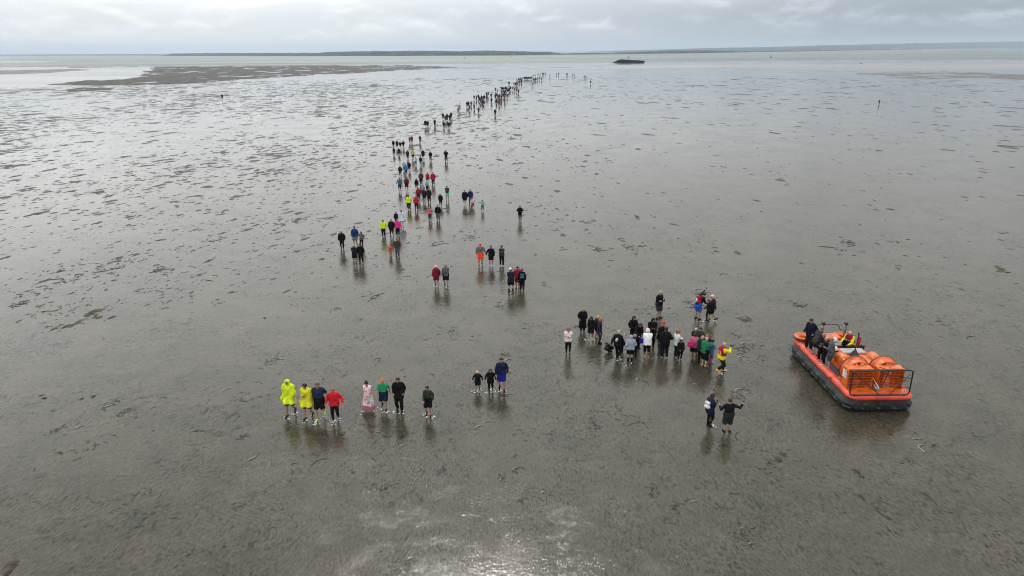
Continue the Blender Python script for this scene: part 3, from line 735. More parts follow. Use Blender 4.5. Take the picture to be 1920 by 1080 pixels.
def make_person(sp_, pos, yaw, Ht, vox=0.022, parent_z=0.0):
    """sp_: look of the person; returns the Empty at the feet"""
    rp_ = random.Random(int(abs(pos[0]) * 977 + abs(pos[1]) * 131)); sp_ = dict(sp_)
    sp_.setdefault('look', rp_.uniform(-.5, .5)); sp_.setdefault('nod', rp_.uniform(-.05, .2)); sp_.setdefault('lead', rp_.choice('lr')); sp_.setdefault('lean', rp_.uniform(0, .09))
    J = skeleton(sp_); T = J['T']; wd = sp_.get('w', 1.0); child = Ht < 1.35
    h = vox / Ht
    PERSON_N[0] += 1; ph = PERSON_N[0] * 1.7
    root = empty('person', (pos[0], pos[1], parent_z), yaw)
    pts = np.array([v for k, v in J.items() if isinstance(v, np.ndarray) and k not in ('face', 'rt', 'hup')])
    lo, hi = pts.min(0) - .12 * wd, pts.max(0) + .12 * wd; hi[2] += .03; lo[2] = -.02
    hs = 1.18 if child else 1.0
    def part(F_, name, mat, smooth=True, extra=None):
        r_ = F_.mesh(name)
        if r_ is None: return None
        V, Q = r_; V = V * Ht
        if extra:
            mb = MB(); mb.V = [tuple(v) for v in V]; mb.F = [tuple(int(i) for i in q) for q in Q]
            for p_, rr in extra: mb.tube([np.array(q) * Ht for q in p_], [x * Ht for x in rr], 5)
            n0 = len(mb.F)
            for c_, r_, sc_ in face_bits: mb.ball(c_ * Ht, r_ * Ht, 6, 4, sc_)
            o = mb.build(name, mat, root, True, fix=False); o.data.materials.append(plain('face_dark', (.05, .02, .02), .4))
            mi = np.zeros(len(mb.F), np.int32); mi[n0:] = 1; o.data.polygons.foreach_set('material_index', mi); return o
        return link(name, mesh_np(name, V, Q), root, mat)
    sk = sp_.get('skin', (.36, .20, .14))
    # body
    B = Field(lo, hi, h); add_torso(B, T, wd, -.004)
    for nm in 'lr':
        B.cap(J['hip' + nm], J['knee' + nm], .054 * wd, .036 * wd ** .5, .02); B.cap(J['knee' + nm], J['ank' + nm], .034 * wd ** .5, .021, .015)
        c_ = J['knee' + nm] * .65 + J['ank' + nm] * .35 + np.array([0, -.008, 0]); B.cap(c_, c_, .033 * wd ** .4, None, .02)
        B.cap(J['heel' + nm], J['toe' + nm], .021, .016, .01)
        B.cap(J['sh' + nm], J['el' + nm], .031 * wd ** .6, .023 * wd ** .5, .02); B.cap(J['el' + nm], J['wr' + nm], .023 * wd ** .5, .0155, .01)
        d = J['wr' + nm] - J['el' + nm]; d = d / np.linalg.norm(d); B.cap(J['wr' + nm] + d * .01, J['wr' + nm] + d * .036, .0175, .0165, .01)
    hd = J['head']; fc, up = J['face'], J['hup']
    B.cap(J['neck'] - np.array([0, 0, .03]), hd - up * .02, .032, .029, .012)
    B.cap(hd + up * .022 - fc * .008, hd + up * .022 + fc * .006, .052 * hs, .048 * hs, .01); B.cap(hd - up * .030 + fc * .016, hd - up * .01 + fc * .01, .030 * hs, .042 * hs, .02)
    B.cap(hd + fc * .058 * hs - up * .006, hd + fc * .052 * hs + up * .008, .009, .006, .008)   # nose
    for s in (-1, 1): B.cap(hd + J['rt'] * s * .050 * hs - up * .004, hd + J['rt'] * s * .052 * hs + up * .012, .009, .009, .004)  # ears
    ex = [] if vox > .03 else fingers(J, 'l') + fingers(J, 'r')
    face_bits = [(hd + fc * .0485 * hs + J['rt'] * s * .018 + up * .012, .0065, (1, 1, 1)) for s in (-1, 1)] + [(hd + fc * .047 * hs - up * .024, .009, (1.5, .6, .5))]
    part(B, 'body', skin(sk), extra=ex)
    # lower garment
    bt = sp_.get('bottom', ('trousers', (.02, .02, .025)))
    if bt[0] != 'none':
        C_ = Field(np.array([lo[0], lo[1], -.01]), np.array([hi[0], hi[1], J['pel'][2] + .14]), h)
        loose = {'trousers': .010, 'leggings': .004, 'shorts': .016, 'skirt': .02, 'long_shorts': .018, 'cropped': .006}[bt[0]] + .3 * h
        for z, hw in ((.50, .05), (.545, .047), (.585, .042)): C_.cap(T((-hw * wd ** .8, 0, z)), T((hw * wd ** .8, 0, z)), .062 * wd + loose, k=.03)
        for nm in 'lr':
            hp_, kn, an = J['hip' + nm], J['knee' + nm], J['ank' + nm]
            if bt[0] in ('trousers', 'leggings', 'cropped'):
                e = an + (kn - an) * (.12 if bt[0] != 'cropped' else .45)
                C_.cap(hp_, kn, .055 * wd + loose, .037 * wd ** .5 + loose, .02); C_.cap(kn, e, .035 * wd ** .5 + loose, .026 + loose * (1.2 if bt[0] == 'trousers' else .6), .015)
            elif bt[0] == 'skirt': C_.cap(hp_, hp_ + (kn - hp_) * .9, .075 * wd, .095 * wd, .05)
            else:
                f_ = .72 if bt[0] == 'shorts' else 1.05
                e = hp_ + (kn - hp_) * min(f_, 1.0); C_.cap(hp_, e, .056 * wd + loose, .043 * wd ** .5 + loose * 1.25, .02)
        if vox < .03: C_.wrinkle(.0036, ph=ph)
        part(C_, bt[0] if bt[0] not in ('long_shorts', 'cropped') else {'long_shorts': 'shorts', 'cropped': 'trousers'}[bt[0]], cloth(bt[1]))
    # shoes
    if sp_.get('shoes') is not None:
        for nm in 'lr':
            a_, t_ = J['heel' + nm], J['toe' + nm]; pts2 = np.array([a_, t_, J['ank' + nm], J['ank' + nm] + np.array([0, 0, .08])])
            D_ = Field(pts2.min(0) - .045, pts2.max(0) + .045, h * .8)
            D_.cap(a_, t_, .027, .022, .01)
            if sp_.get('boots'): D_.cap(a_ + [0, .008, .01], J['ank' + nm] + (J['knee' + nm] - J['ank' + nm]) * .35, .030, .036, .012)
            else: D_.cap(a_, J['ank' + nm], .026, .024, .01)
            part(D_, 'boot' if sp_.get('boots') else 'shoe', cloth(sp_['shoes']))
    # upper garment
    tp = sp_.get('top', ('jacket', (.02, .02, .022)))
    kind, tc_ = tp
    g = {'tee': .004, 'long': .004, 'jacket': .009, 'hoodie': .011, 'coat': .011, 'longcoat': .013, 'poncho': .016, 'dress': .003, 'wetsuit': .002, 'vest': .006}[kind] + .3 * h
    hem = {'tee': .475, 'long': .48, 'jacket': .468, 'hoodie': .462, 'coat': .385, 'longcoat': .17, 'poncho': .36, 'dress': .10, 'wetsuit': .50, 'vest': .49}[kind]
    sleeve = {'tee': .75, 'dress': 0, 'vest': 0}.get(kind, 2.0)
    lo2 = lo - .06; hi2 = hi + .06; lo2[2] = max(-.02, min(J['pel'][2] - (.53 - hem) - .06, J['wrl'][2] - .05, J['wrr'][2] - .05)); hi2[2] = J['neck'][2] + .16 if J['wrl'][2] < J['neck'][2] and J['wrr'][2] < J['neck'][2] else hi[2] + .03
    U = Field(lo2, hi2, h)
    add_torso(U, T, wd, g, k=.05)
    if hem < .5:
        fl = {'coat': .012, 'longcoat': .018, 'poncho': .035, 'dress': .055}.get(kind, .004)
        if J['pel'][2] > .3:
            zt, zb = J['pel'][2] + .02, J['pel'][2] - (.53 - hem)
            for sx in (-1, 1):
                mid_y = (J['kneel'][1] + J['kneer'][1]) * .25 * (1 if hem < .4 else 0)
                U.cap((sx * .043 * wd, 0, zt), (sx * (.043 * wd + fl * .8), mid_y, zb), .060 * wd + g, .058 * wd + g + fl, .04)
            U.above((0, 0, zb + .01), (0, 0, 1))
    if kind == 'poncho':
        for nm in 'lr':
            s = -1 if nm == 'l' else 1
            U.cap(J['sh' + nm], J['el' + nm] * .8 + J['pel'] * .2, .050, .075, .05)
            q = J['el' + nm] * .6 + J['pel'] * .4; q[2] = J['pel'][2] - .10; U.cap(J['el' + nm] * .8 + J['pel'] * .2, q, .07, .06, .05)
        fx = sp_.get('flap')
        if fx: U.cap((fx * .12, -.02, .56), (fx * .20, -.05, .40), .045, .05, .04); U.cap((fx * .20, -.05, .42), (fx * .15, -.05, .30), .05, .04, .03)
    if sleeve and kind != 'poncho':
        for nm in 'lr':
            sh, el, wr = J['sh' + nm], J['el' + nm], J['wr' + nm]
            if sleeve < 1: U.cap(sh, sh + (el - sh) * sleeve, .034 * wd ** .6 + g, .033 * wd ** .5 + g, .02)
            else: U.cap(sh, el, .032 * wd ** .6 + g, .026 * wd ** .5 + g, .02); U.cap(el, wr - (wr - el) * .04, .026 * wd ** .5 + g, .018 + g, .012)
    if kind in ('jacket', 'hoodie', 'coat', 'longcoat', 'poncho'):
        U.cap(T((-.025, -.005, .835)), T((.025, -.005, .835)), .038, None, .02)
    if sp_.get('hood'):
        pass
    if vox < .03: U.wrinkle(.0045 if kind != 'poncho' else .008, fr=34 if kind != 'poncho' else 22, ph=ph)
    nm_ = {'tee': 'tshirt', 'long': 'jumper', 'wetsuit': 'wetsuit_top', 'vest': 'vest_top', 'longcoat': 'coat'}.get(kind, kind)
    tm = sp_.get('topmat') or cloth(tc_)
    part(U, nm_, tm)
    # hair, hat or hood
    hr = sp_.get('hair', ('short', (.04, .025, .015)))
    def headfield(): return Field(hd - .12, hd + .12, h * .8)
    if hr[0] != 'bald' and not sp_.get('hood') :
        H_ = headfield() if hr[0] not in ('long', 'pony') else Field(hd - np.array([.12, .14, .26]), hd + .12, h * .8)
        rr = .058 * hs + (.012 if hr[0] == 'curly' else 0)
        H_.cap(hd + up * .026 - fc * .012, hd + up * .026 + fc * .0, rr, None)
        if hr[0] in ('long', 'bob', 'curly'):
            H_.cap(hd - fc * .022 + J['rt'] * .02, hd - fc * .022 - J['rt'] * .02, .050 * hs, None, .02)
            if hr[0] == 'curly': H_.cap(hd - fc * .03 - up * .04, hd - fc * .03, .055, .055, .02)
        H_.above(hd - up * .005 + fc * .008, -(fc * .85 - up * .75))
        if hr[0] == 'bun': H_.cap(hd + up * .085 - fc * .02, hd + up * .085 - fc * .02, .026, None)
        if hr[0] in ('long', 'pony'):
            e = T((0, -.075, .735)); w3 = .030 if hr[0] == 'long' else .012
            for s in (-1, 1): H_.cap(hd - fc * .035 + J['rt'] * s * w3 * .8, e + J['rt'] * s * w3, .034 if hr[0] == 'long' else .022, .022, .015)
        if vox < .03: H_.wrinkle(.002, fr=90, ph=ph)
        part(H_, 'hair', hairm(hr[1]))
    if sp_.get('hood'):
        H_ = headfield(); H_.cap(hd + up * .014 - fc * .012, hd - up * .03 - fc * .01, .066 * hs, .058 * hs, .02)
        H_.cap(hd + fc * .075 * hs - up * .005, hd + fc * .03 * hs - up * .005, .046 * hs, .036 * hs, sub=True)
        part(H_, 'hood', cloth(sp_['hood']))
    ht = sp_.get('hat')
    if ht:
        H_ = headfield()
        H_.cap(hd + up * .030 - fc * .006, hd + up * .030 + fc * .002, .064 * hs, None)
        H_.above(hd + up * .020, up)
        if ht[0] == 'cap':
            H_.cap(hd + up * .030 + fc * .055 * hs + J['rt'] * .018, hd + up * .030 + fc * .055 * hs - J['rt'] * .018, .026, None, sub=False)
            H_.above(hd + up * .022, up); H_.f = np.maximum(H_.f, np.where(((H_.X - hd[0]) * fc[0] + (H_.Y - hd[1]) * fc[1] + (H_.Z - hd[2]) * fc[2]) > .060 * hs, ((H_.X - hd[0]) * up[0] + (H_.Y - hd[1]) * up[1] + (H_.Z - hd[2]) * up[2]) - .036, -1))
        if ht[0] == 'bobble': H_.cap(hd + up * .10, hd + up * .10, .020, None)
        part(H_, {'cap': 'cap', 'beanie': 'hat', 'bobble': 'hat'}[ht[0]], cloth(ht[1]))
    if sp_.get('lifejacket'):
        Lf = Field(lo2, hi2, h); 
        for z in (.62, .68, .74, .785): Lf.cap(T((-.05, 0, z)), T((.05, 0, z)), .072 + .02, k=.03)
        Lf.above(T((0, 0, .60)), T((0, 0, .9)) - T((0, 0, .6)))
        part(Lf, 'life_jacket', cloth(sp_['lifejacket']))
        st_ = MB(); M_ = T((0, 0, .70)); 
        for q in (-1, 1): 
            c_ = T((q * .04, -.098 if sp_.get('strap_back', True) else .098, .70)); st_.box(*(x for d_ in zip((c_ - [.012, .004, .035]) * Ht, (c_ + [.012, .004, .035]) * Ht) for x in d_))
        st_.build('reflective_strip', cloth((.6, .6, .6)), root)
    if sp_.get('apron'):  # lower print band of a dress
        pass
    root['h'] = Ht
    return root, J
def back_pack(root, J, Ht, colr, label, size=1.0, patch=None):
    """a bag of its own, worn on the back"""
    T = J['T']; c_ = T((0, -.115, .70)); e = empty('backpack', root.matrix_basis @ Vector(tuple(c_ * Ht)), root.rotation_euler.z)
    F_ = Field(np.array([-.12, -.08, -.16]) * size, np.array([.12, .08, .16]) * size, .022 / Ht)
    s = size
    F_.cap((-.045 * s, 0, -.06 * s), (.045 * s, 0, -.06 * s), .052 * s, k=.03); F_.cap((-.04 * s, 0, .05 * s), (.04 * s, 0, .05 * s), .045 * s, k=.05)
    F_.cap((-.03 * s, -.03 * s, -.06 * s), (.03 * s, -.03 * s, -.06 * s), .035 * s, k=.02)
    V, Q = F_.mesh('x'); link('pack', mesh_np('pack', V * Ht, Q), e, cloth(colr))
    for sx in (-1, 1):
        MB().tube([np.array(p) * Ht for p in ((sx * .05, .02, .07), (sx * .065, .10, .115), (sx * .065, .20, .06), (sx * .06, .20, -.03), (sx * .055, .04, -.08))], .009 * Ht, 6).build('strap', cloth(colr), e, True)
    if patch: MB().box(-.02 * Ht, .03 * Ht, -.088 * Ht * s, -.072 * Ht * s, -.05 * Ht, .05 * Ht).build('pocket', cloth(patch), e)
    return tag(e, label, 'backpack')
def phone(root, J, Ht, label, hand='r', up=.03):
    d = J['wr' + hand] - J['el' + hand]; d /= np.linalg.norm(d); c_ = (J['wr' + hand] + d * .045 + np.array([0, .01, up])) * Ht
    e = empty('phone', root.matrix_basis @ Vector(tuple(c_)), root.rotation_euler.z)
    pl = plain('phone_black', (.012, .012, .014), .25)
    MB().box(-.04, .04, -.006, .006, -.07, .09).build('case', pl, e, bevel=.004)
    MB().box(-.034, .034, -.0085, -.0062, -.062, .082).build('screen', plain('phone_glass', (.03, .035, .04), .08), e)
    return tag(e, label, 'phone')

# ------------------------------------------------------------ the people, near to far
BK = (.007, .007, .008); NV = (.012, .018, .045); DG = (.035, .037, .040); GR = (.13, .14, .15); RD = (.42, .02, .03); DR = (.16, .012, .02)
YG = (.62, .78, .03); YE = (.62, .64, .03); GN = (.02, .22, .09); OL = (.035, .042, .032); TE = (.05, .22, .26); BL = (.02, .16, .42); WH = (.70, .71, .72)
PK = (.75, .03, .25); CO = (.62, .12, .16); LB = (.35, .52, .62); JE = (.07, .09, .13); BH = (.03, .018, .012); BLH = (.50, .36, .18); GH = (.30, .29, .27); GI = (.28, .11, .04)
PLACED = []
def pattern(name, a, b, hem, hz):
    m, t = new_mat(name); g = t.n('ShaderNodeTexCoord').outputs['Object']
    c = t.mix(t.ramp(t.noise(g, 7.0, 3, .6), .52, .60), a, b)
    if hem:
        z = t.n('ShaderNodeSeparateXYZ', i_0=g).outputs[2]; c = t.mix(t.ramp(z, hz - .03, hz + .03, 1.0, 0.0), c, hem)
    s = t.n('ShaderNodeBsdfPrincipled', i_Roughness=.85); t.put(s.inputs['Base Color'], c); t.put(t.n('ShaderNodeOutputMaterial').inputs[0], s.outputs[0]); return m
def person(fx, fy, hx, hy, yaw, label, look, group=None, vox=0.022, z=0.0, Ht=None, lean_corr=1.0):
    p = at(fx, fy, z)
    if Ht is None:
        Ht = height_of(fx, fy, hx, hy) - z
        Ht = Ht * lean_corr
    Ht = max(.8, min(1.98, Ht))
    root, J = make_person(look, (p[0], p[1]), R(yaw), Ht, vox, z)
    tag(root, label, 'person', group)
    PLACED.append((root, J, Ht, look, p)); return root, J, Ht
B_, T_, SH, LE = 'bottom', 'top', 'shorts', 'leggings'
G1 = 'people walking over the flats'
person(547, 777, 542, 709, 178, 'man in a fluorescent yellow-green poncho and dark shorts, leftmost of the nearest row of walkers',
       dict(top=('poncho', YG), flap=1, bottom=(SH, (.02, .018, .02)), shoes=(.02, .03, .06), stride=.13, hood=(.62, .75, .03), skin=(.30, .15, .10), w=.92, nod=.1, armr='hang', arml='hang'), G1)
person(580, 783, 571, 717, 172, 'bare-legged walker hunched in a billowing bright yellow poncho',
       dict(top=('poncho', YE), flap=1, bottom=(SH, OL), shoes=(.03, .03, .035), stride=.10, hair=('short', BH), nod=.15, look=.4, armr='chest', arml='cross', w=.90), G1)
r3 = person(602, 784, 603, 713, 182, 'man in a navy T-shirt and black shorts with lime trainers, beside the woman in red',
       dict(top=('tee', (.018, .03, .06)), bottom=(SH, BK), shoes=(.45, .9, .1), stride=.17, lead='r', hair=('short', (.12, .10, .09)), w=1.02, nod=.1, arml='out', armr='hang'), G1)
person(630, 788, 626, 726, 184, 'woman in a bright red jacket and black leggings, right of the man in lime trainers',
       dict(top=('jacket', (.60, .015, .03)), bottom=(LE, BK), shoes=(.25, .25, .26), stride=.06, hair=('short', (.25, .12, .06)), w=1.08, nod=.1, armr='out', arml='out'), G1)
rD = person(693, 770, 694, 712, 165, 'woman with dark bun in a long sleeveless pink and white patterned dress',
       dict(top=('dress', (.55, .36, .36)), topmat=pattern('dress_print', (.72, .55, .56), (.30, .07, .10), (.32, .10, .13), .36), bottom=('none', BK), stride=.10, hair=('bun', BH), nod=.3, arml='low', armr='hang', w=1.05), G1)
person(721, 766, 719, 709, 180, 'man in a green T-shirt, ginger under an orange cap, with dark blue shorts',
       dict(top=('tee', (.02, .30, .11)), bottom=(SH, NV), shoes=(.02, .02, .02), stride=.14, lead='l', hat=('cap', (.55, .16, .04)), hair=('short', GI), w=1.08, nod=.12), G1)
person(750, 770, 745, 707, 180, 'tall man in an open black coat, right of the man in the green T-shirt',
       dict(top=('coat', BK), bottom=('trousers', BK), shoes=(.02, .02, .02), stride=.05, hair=('short', BH), w=1.08, nod=.12, armr='pocket', arml='pocket'), G1)
person(804, 779, 804, 722, 178, 'boy walking alone in a dark olive long-sleeved top and black shorts',
       dict(top=('long', OL), bottom=(SH, BK), shoes=(.02, .02, .02), stride=.06, hair=('short', BH), w=.9, nod=.2, armr='low', arml='hang'), G1)
person(896, 732, 892, 695, 176, 'blond small child in a black jacket and shorts, left of the family of three',
       dict(top=('jacket', BK), bottom=(SH, BK), stride=.10, hair=('short', (.62, .42, .26)), w=1.05, armr='out', arml='out', nod=.3, shoes=BK), G1)
person(920, 733, 919, 692, 182, 'child in a hooded black coat, middle of the family of three',
       dict(top=('coat', BK), bottom=(LE, BK), stride=.09, hood=(.03, .025, .025), armr='out', arml='out', w=1.12, shoes=BK), G1)
person(941, 731, 942, 670, 178, 'man in a navy zip-neck top and royal blue shorts with sunglasses, beside the two children',
       dict(top=('jacket', NV), bottom=(SH, (.012, .015, .20)), shoes=BK, stride=.08, hair=('short', BH), skin=(.38, .2, .14)), G1)
# the pair seen from behind in front of the hovercraft
r12 = person(1328, 799, 1337, 739, -62, 'woman with long dark hair in a navy coat and white backpack, looking at her phone',
       dict(top=('coat', (.014, .014, .05)), bottom=(LE, BK), shoes=BK, stride=.04, hair=('long', BH), armr='read', arml='read', nod=.5))
back_pack(r12[0], r12[1], r12[2], (.62, .58, .60), 'small white backpack on the woman in the navy coat', 1.0)
phone(r12[0], r12[1], r12[2], 'phone in the hands of the long-haired woman in the navy coat')
person(1363, 810, 1360, 746, 0, 'person in black top and long dark grey shorts, both arms raised to take a photo',
       dict(top=('long', BK), bottom=('long_shorts', (.022, .026, .03)), shoes=BK, hair=('short', (.07, .035, .02)), arml=(.12, .10, -.06), armr=(.24, .04, .0), stance=.015, w=1.1))
# the waiting crowd
G2 = 'people gathered near the hovercraft'
r = person(1065, 663, 1066, 614, 178, 'girl in a pale pink jacket and black leggings, leftmost of the waiting crowd',
       dict(top=('jacket', (.58, .44, .46)), topmat=pattern('jacket_print', (.70, .58, .60), (.30, .20, .22), None, 0), bottom=(LE, BK), shoes=(.1, .1, .1), hair=('long', (.16, .06, .03)), armr='chest', arml='chest', stride=.02), G2)
person(1092, 622, 1094, 577, 186, 'balding man in a knee-length black coat at the back left of the crowd',
       dict(top=('longcoat', BK), bottom=('trousers', BK), shoes=(.15, .15, .15), hair=('short', (.35, .18, .12)), armr='pocket', arml='pocket', w=1.12), G2)
person(1108, 637, 1107, 592, 150, 'bare-legged woman with dark hair in a short black jacket, back left of the waiting crowd',
       dict(top=('jacket', BK), bottom=(SH, BK), hair=('long', (.03, .01, .012)), stride=.07, nod=.6, shoes=None), G2)
person(1118, 634, 1125, 592, -70, 'blond person in a dark green jacket half hidden behind the ginger woman in navy',
       dict(top=('jacket', (.018, .03, .022)), bottom=(SH, BK), hair=('bob', BLH), nod=.4), G2)
person(1123, 645, 1128, 597, -100, 'ginger woman in a long navy coat and black boots at the left of the crowd',
       dict(top=('coat', (.016, .02, .045)), bottom=(LE, (.02, .02, .02)), boots=True, shoes=BK, hair=('curly', GI)), G2)
person(1146, 660, 1147, 638, 120, 'child in black crouching over the wet sand beside the long-haired figure with the printed hoodie',
       dict(top=('hoodie', BK), bottom=('trousers', BK), shoes=(.55, .55, .55), crouch=.85, lean=.9, hair=('short', BH), armr='low', arml='low'), G2, Ht=1.15)
person(1157, 673, 1160, 619, -35, 'person in a black hoodie with a white print on the back, striding among the crowd',
       dict(top=('hoodie', BK), bottom=('trousers', BK), shoes=BK, stride=.15, hair=('bob', (.42, .30, .24)), lean=.1), G2)
q_, J_, H_ = PLACED[-1][:3]; c_ = J_['T']((0, -.088, .70)) * H_
MB().box(c_[0] - .06, c_[0] + .07, c_[1] - .03, c_[1] + .01, c_[2] + .00, c_[2] + .10).box(c_[0] - .10, c_[0] + .03, c_[1] - .028, c_[1] + .008, c_[2] - .09, c_[2] - .005).build('back_print', cloth((.5, .5, .52)), q_, bevel=.02)
person(1166, 659, 1168, 635, 10, 'small dark-haired child in dark clothes behind the printed hoodie',
       dict(top=('jacket', BK), bottom=('trousers', BK), hair=('short', BH), shoes=BK), G2)
person(1181, 678, 1179, 628, 2, 'person from behind in a pale grey-blue hoodie, hood up, and black shorts',
       dict(top=('hoodie', (.27, .31, .37)), bottom=(SH, BK), boots=True, shoes=BK, hood=(.30, .34, .40), armr='pocket', arml='pocket', w=1.1), G2)
person(1186, 640, 1186, 592, 180, 'woman with curly black hair and a black jacket, rear middle of the crowd',
       dict(top=('jacket', BK), bottom=('trousers', BK), shoes=BK, hair=('curly', (.02, .012, .01)), armr='pocket', arml='pocket'), G2)
person(1194, 653, 1192, 603, 200, 'woman with dark red hair in a long black coat stooping over a child',
       dict(top=('coat', BK), bottom=('trousers', BK), shoes=BK, hair=('bob', (.09, .02, .015)), lean=.3, nod=.5, armr='reach', arml='low'), G2, lean_corr=1.04)
person(1189, 668, 1188, 626, 165, 'child in black held by the woman with dark red hair, beside the pale hoodie',
       dict(top=('jacket', BK), bottom=('trousers', BK), shoes=BK, hair=('short', (.35, .18, .1)), armr='read', arml='read'), G2)
r26 = person(1221, 649, 1218, 595, 176, 'man in a black hooded jacket looking down at his phone, behind the white jumper',
       dict(top=('jacket', BK), bottom=('trousers', BK), shoes=BK, hood=(.01, .01, .012), armr='read', arml='read', nod=.5, w=1.15), G2)
phone(r26[0], r26[1], r26[2], 'phone held by the man in the black hooded jacket behind the white jumper')
r27 = person(1212, 672, 1217, 617, -5, 'white-haired woman from behind in a white jumper and cropped black trousers',
       dict(top=('jacket', (.78, .79, .80)), bottom=('cropped', BK), hair=('bob', (.72, .66, .56)), armr='chest', arml='chest', w=1.08), G2)
person(1234, 597, 1237, 545, -140, 'grey-haired man with white sleeve stripes and dark shorts, standing apart behind the crowd',
       dict(top=('jacket', BK), bottom=(SH, (.03, .03, .032)), shoes=BK, hair=('short', (.45, .30, .25)), armr='read', arml='read', w=1.12, stance=.02))
phone(PLACED[-1][0], PLACED[-1][1], PLACED[-1][2], 'phone in the hands of the man with white sleeve stripes')
q_, J_, H_ = PLACED[-1][:3]
for nm in 'lr':
    s_ = -1 if nm == 'l' else 1; of = np.array([s_ * .036, -.012, .02])
    MB().tube([(J_['sh' + nm] + of) * H_, (J_['el' + nm] + of) * H_, (J_['wr' + nm] + of * .8) * H_], .020, 6).build('sleeve_stripe', cloth((.75, .75, .75)), q_, True)
G3 = 'group posing for a selfie'
r29 = person(1307, 598.5, 1318, 556, -60, 'man in blue shorts leaning over with one arm raised for a selfie',
       dict(top=('long', BK), bottom=(SH, (.02, .10, .45)), shoes=BK, hair=('short', BH), skin=(.3, .17, .11), lean=.55, arml=(.02, .12, .32), armr=(.0, .22, -.2), stance=.02), G3, Ht=1.82)
back_pack(r29[0], r29[1], r29[2], (.35, .01, .03), 'red backpack with a white stripe worn by the stooping man in blue shorts', 1.15, (.7, .68, .7))
phone(r29[0], r29[1], r29[2], 'phone held up high by the stooping man in blue shorts', 'l')
person(1327, 601, 1330, 561, 60, 'person with red hair and dark brown wetsuit in the middle of the selfie group',
       dict(top=('long', (.025, .015, .015)), bottom=(LE, (.02, .014, .014)), shoes=BK, hair=('bob', (.22, .03, .05)), armr='low', arml='low', stride=.04), G3)
person(1335, 603, 1335.5, 552, 55, 'blond person in black with one leg stretched back, right end of the selfie group',
       dict(top=('long', (.015, .012, .02)), bottom=(SH, BK), shoes=BK, hair=('short', (.60, .50, .36)), stride=.16, armr='hang', arml='back', lean=.12), G3)
person(1240, 666, 1246, 603, 15, 'tall man in a red cap and black jacket with dark grey trousers',
       dict(top=('jacket', BK), bottom=('trousers', (.05, .055, .06)), shoes=(.1, .1, .1), hat=('cap', (.55, .03, .03)), hair=('short', (.5, .28, .2)), armr='chest', arml='hang'), G2)
person(1245, 671, 1251, 614, -8, 'person all in black with pale green trainers, against the man in the red cap',
       dict(top=('coat', BK), bottom=('trousers', BK), shoes=(.30, .42, .25), hair=('short', BH), w=1.1, armr='hip', arml='hang', stance=.015), G2)
person(1266, 671, 1269, 618, -75, 'ginger-haired woman in a white top and black leggings with a child before her',
       dict(top=('jacket', (.66, .67, .68)), bottom=(LE, BK), shoes=None, hair=('curly', GI), armr='read', arml='read'), G2)
person(1274, 675, 1275.6, 636, -170, 'black-haired child in a black coat standing in front of the ginger woman in white',
       dict(top=('coat', BK), bottom=(LE, BK), shoes=None, hair=('long', (.015, .01, .01)), armr='low', arml='low', w=1.1), G2)
person(1301, 661, 1303, 614, 185, 'grey-haired man in a black jacket at the back of the right-hand cluster',
       dict(top=('jacket', BK), bottom=('trousers', BK), shoes=BK, hair=('short', (.45, .42, .36)), armr='read', arml='read'), G2)
person(1309, 662, 1309, 612, 170, 'dark-haired woman in a brown-grey top and sunglasses, rear of the right-hand cluster',
       dict(top=('long', (.06, .05, .05)), bottom=('trousers', BK), shoes=BK, hair=('bob', BH)), G2)
r38 = person(1299, 675, 1302, 624, -20, 'woman from behind in a dusty pink jacket, dark shorts and bare legs',
       dict(top=('jacket', (.42, .13, .19)), bottom=(SH, BK), hair=('bob', BH), armr='read', arml='read'), G2)
person(1313, 681, 1316, 630, -25, 'blond person from behind in a dark bottle-green jacket and black trousers',
       dict(top=('jacket', (.016, .028, .024)), bottom=('trousers', BK), shoes=BK, hair=('bob', (.35, .24, .14)), armr='read', arml='read', w=1.08), G2)
r40 = person(1319, 687, 1323, 632, -50, 'bald man in a green jacket and black shorts looking at a phone',
       dict(top=('jacket', (.02, .15, .075)), bottom=('long_shorts', BK), hair=('bald', BH), skin=(.5, .3, .23), armr='read', arml='read', w=1.08), G2)
phone(r40[0], r40[1], r40[2], 'phone in front of the bald man in the green jacket')
person(1323, 672, 1322, 626, 160, 'ginger-haired person in dark clothes hidden behind the bald man in green',
       dict(top=('jacket', (.02, .02, .03)), bottom=('trousers', BK), shoes=BK, hair=('bob', GI)), G2)
person(1331, 681, 1337, 637, -80, 'child in a light blue jacket with pink legs beside the bald man in green',
       dict(top=('coat', (.05, .17, .30)), bottom=(LE, (.30, .08, .17)), shoes=(.3, .1, .15), hair=('short', BH), armr='read', arml='read'), G2)
r43 = person(1350, 698, 1356, 641, -78, 'bald crewman in yellow jacket and boots striding beside the crowd, holding up a phone',
       dict(top=('jacket', (.75, .62, .03)), bottom=('trousers', (.016, .015, .015)), boots=True, shoes=(.80, .42, .02), stride=.24, lead='l', hair=('bald', BH), skin=(.50, .29, .23),
            lifejacket=(.30, .012, .03), armr='eye', arml='reach', w=1.12, lean=.08))
phone(r43[0], r43[1], r43[2], 'phone held out by the lifeboat crewman in yellow')

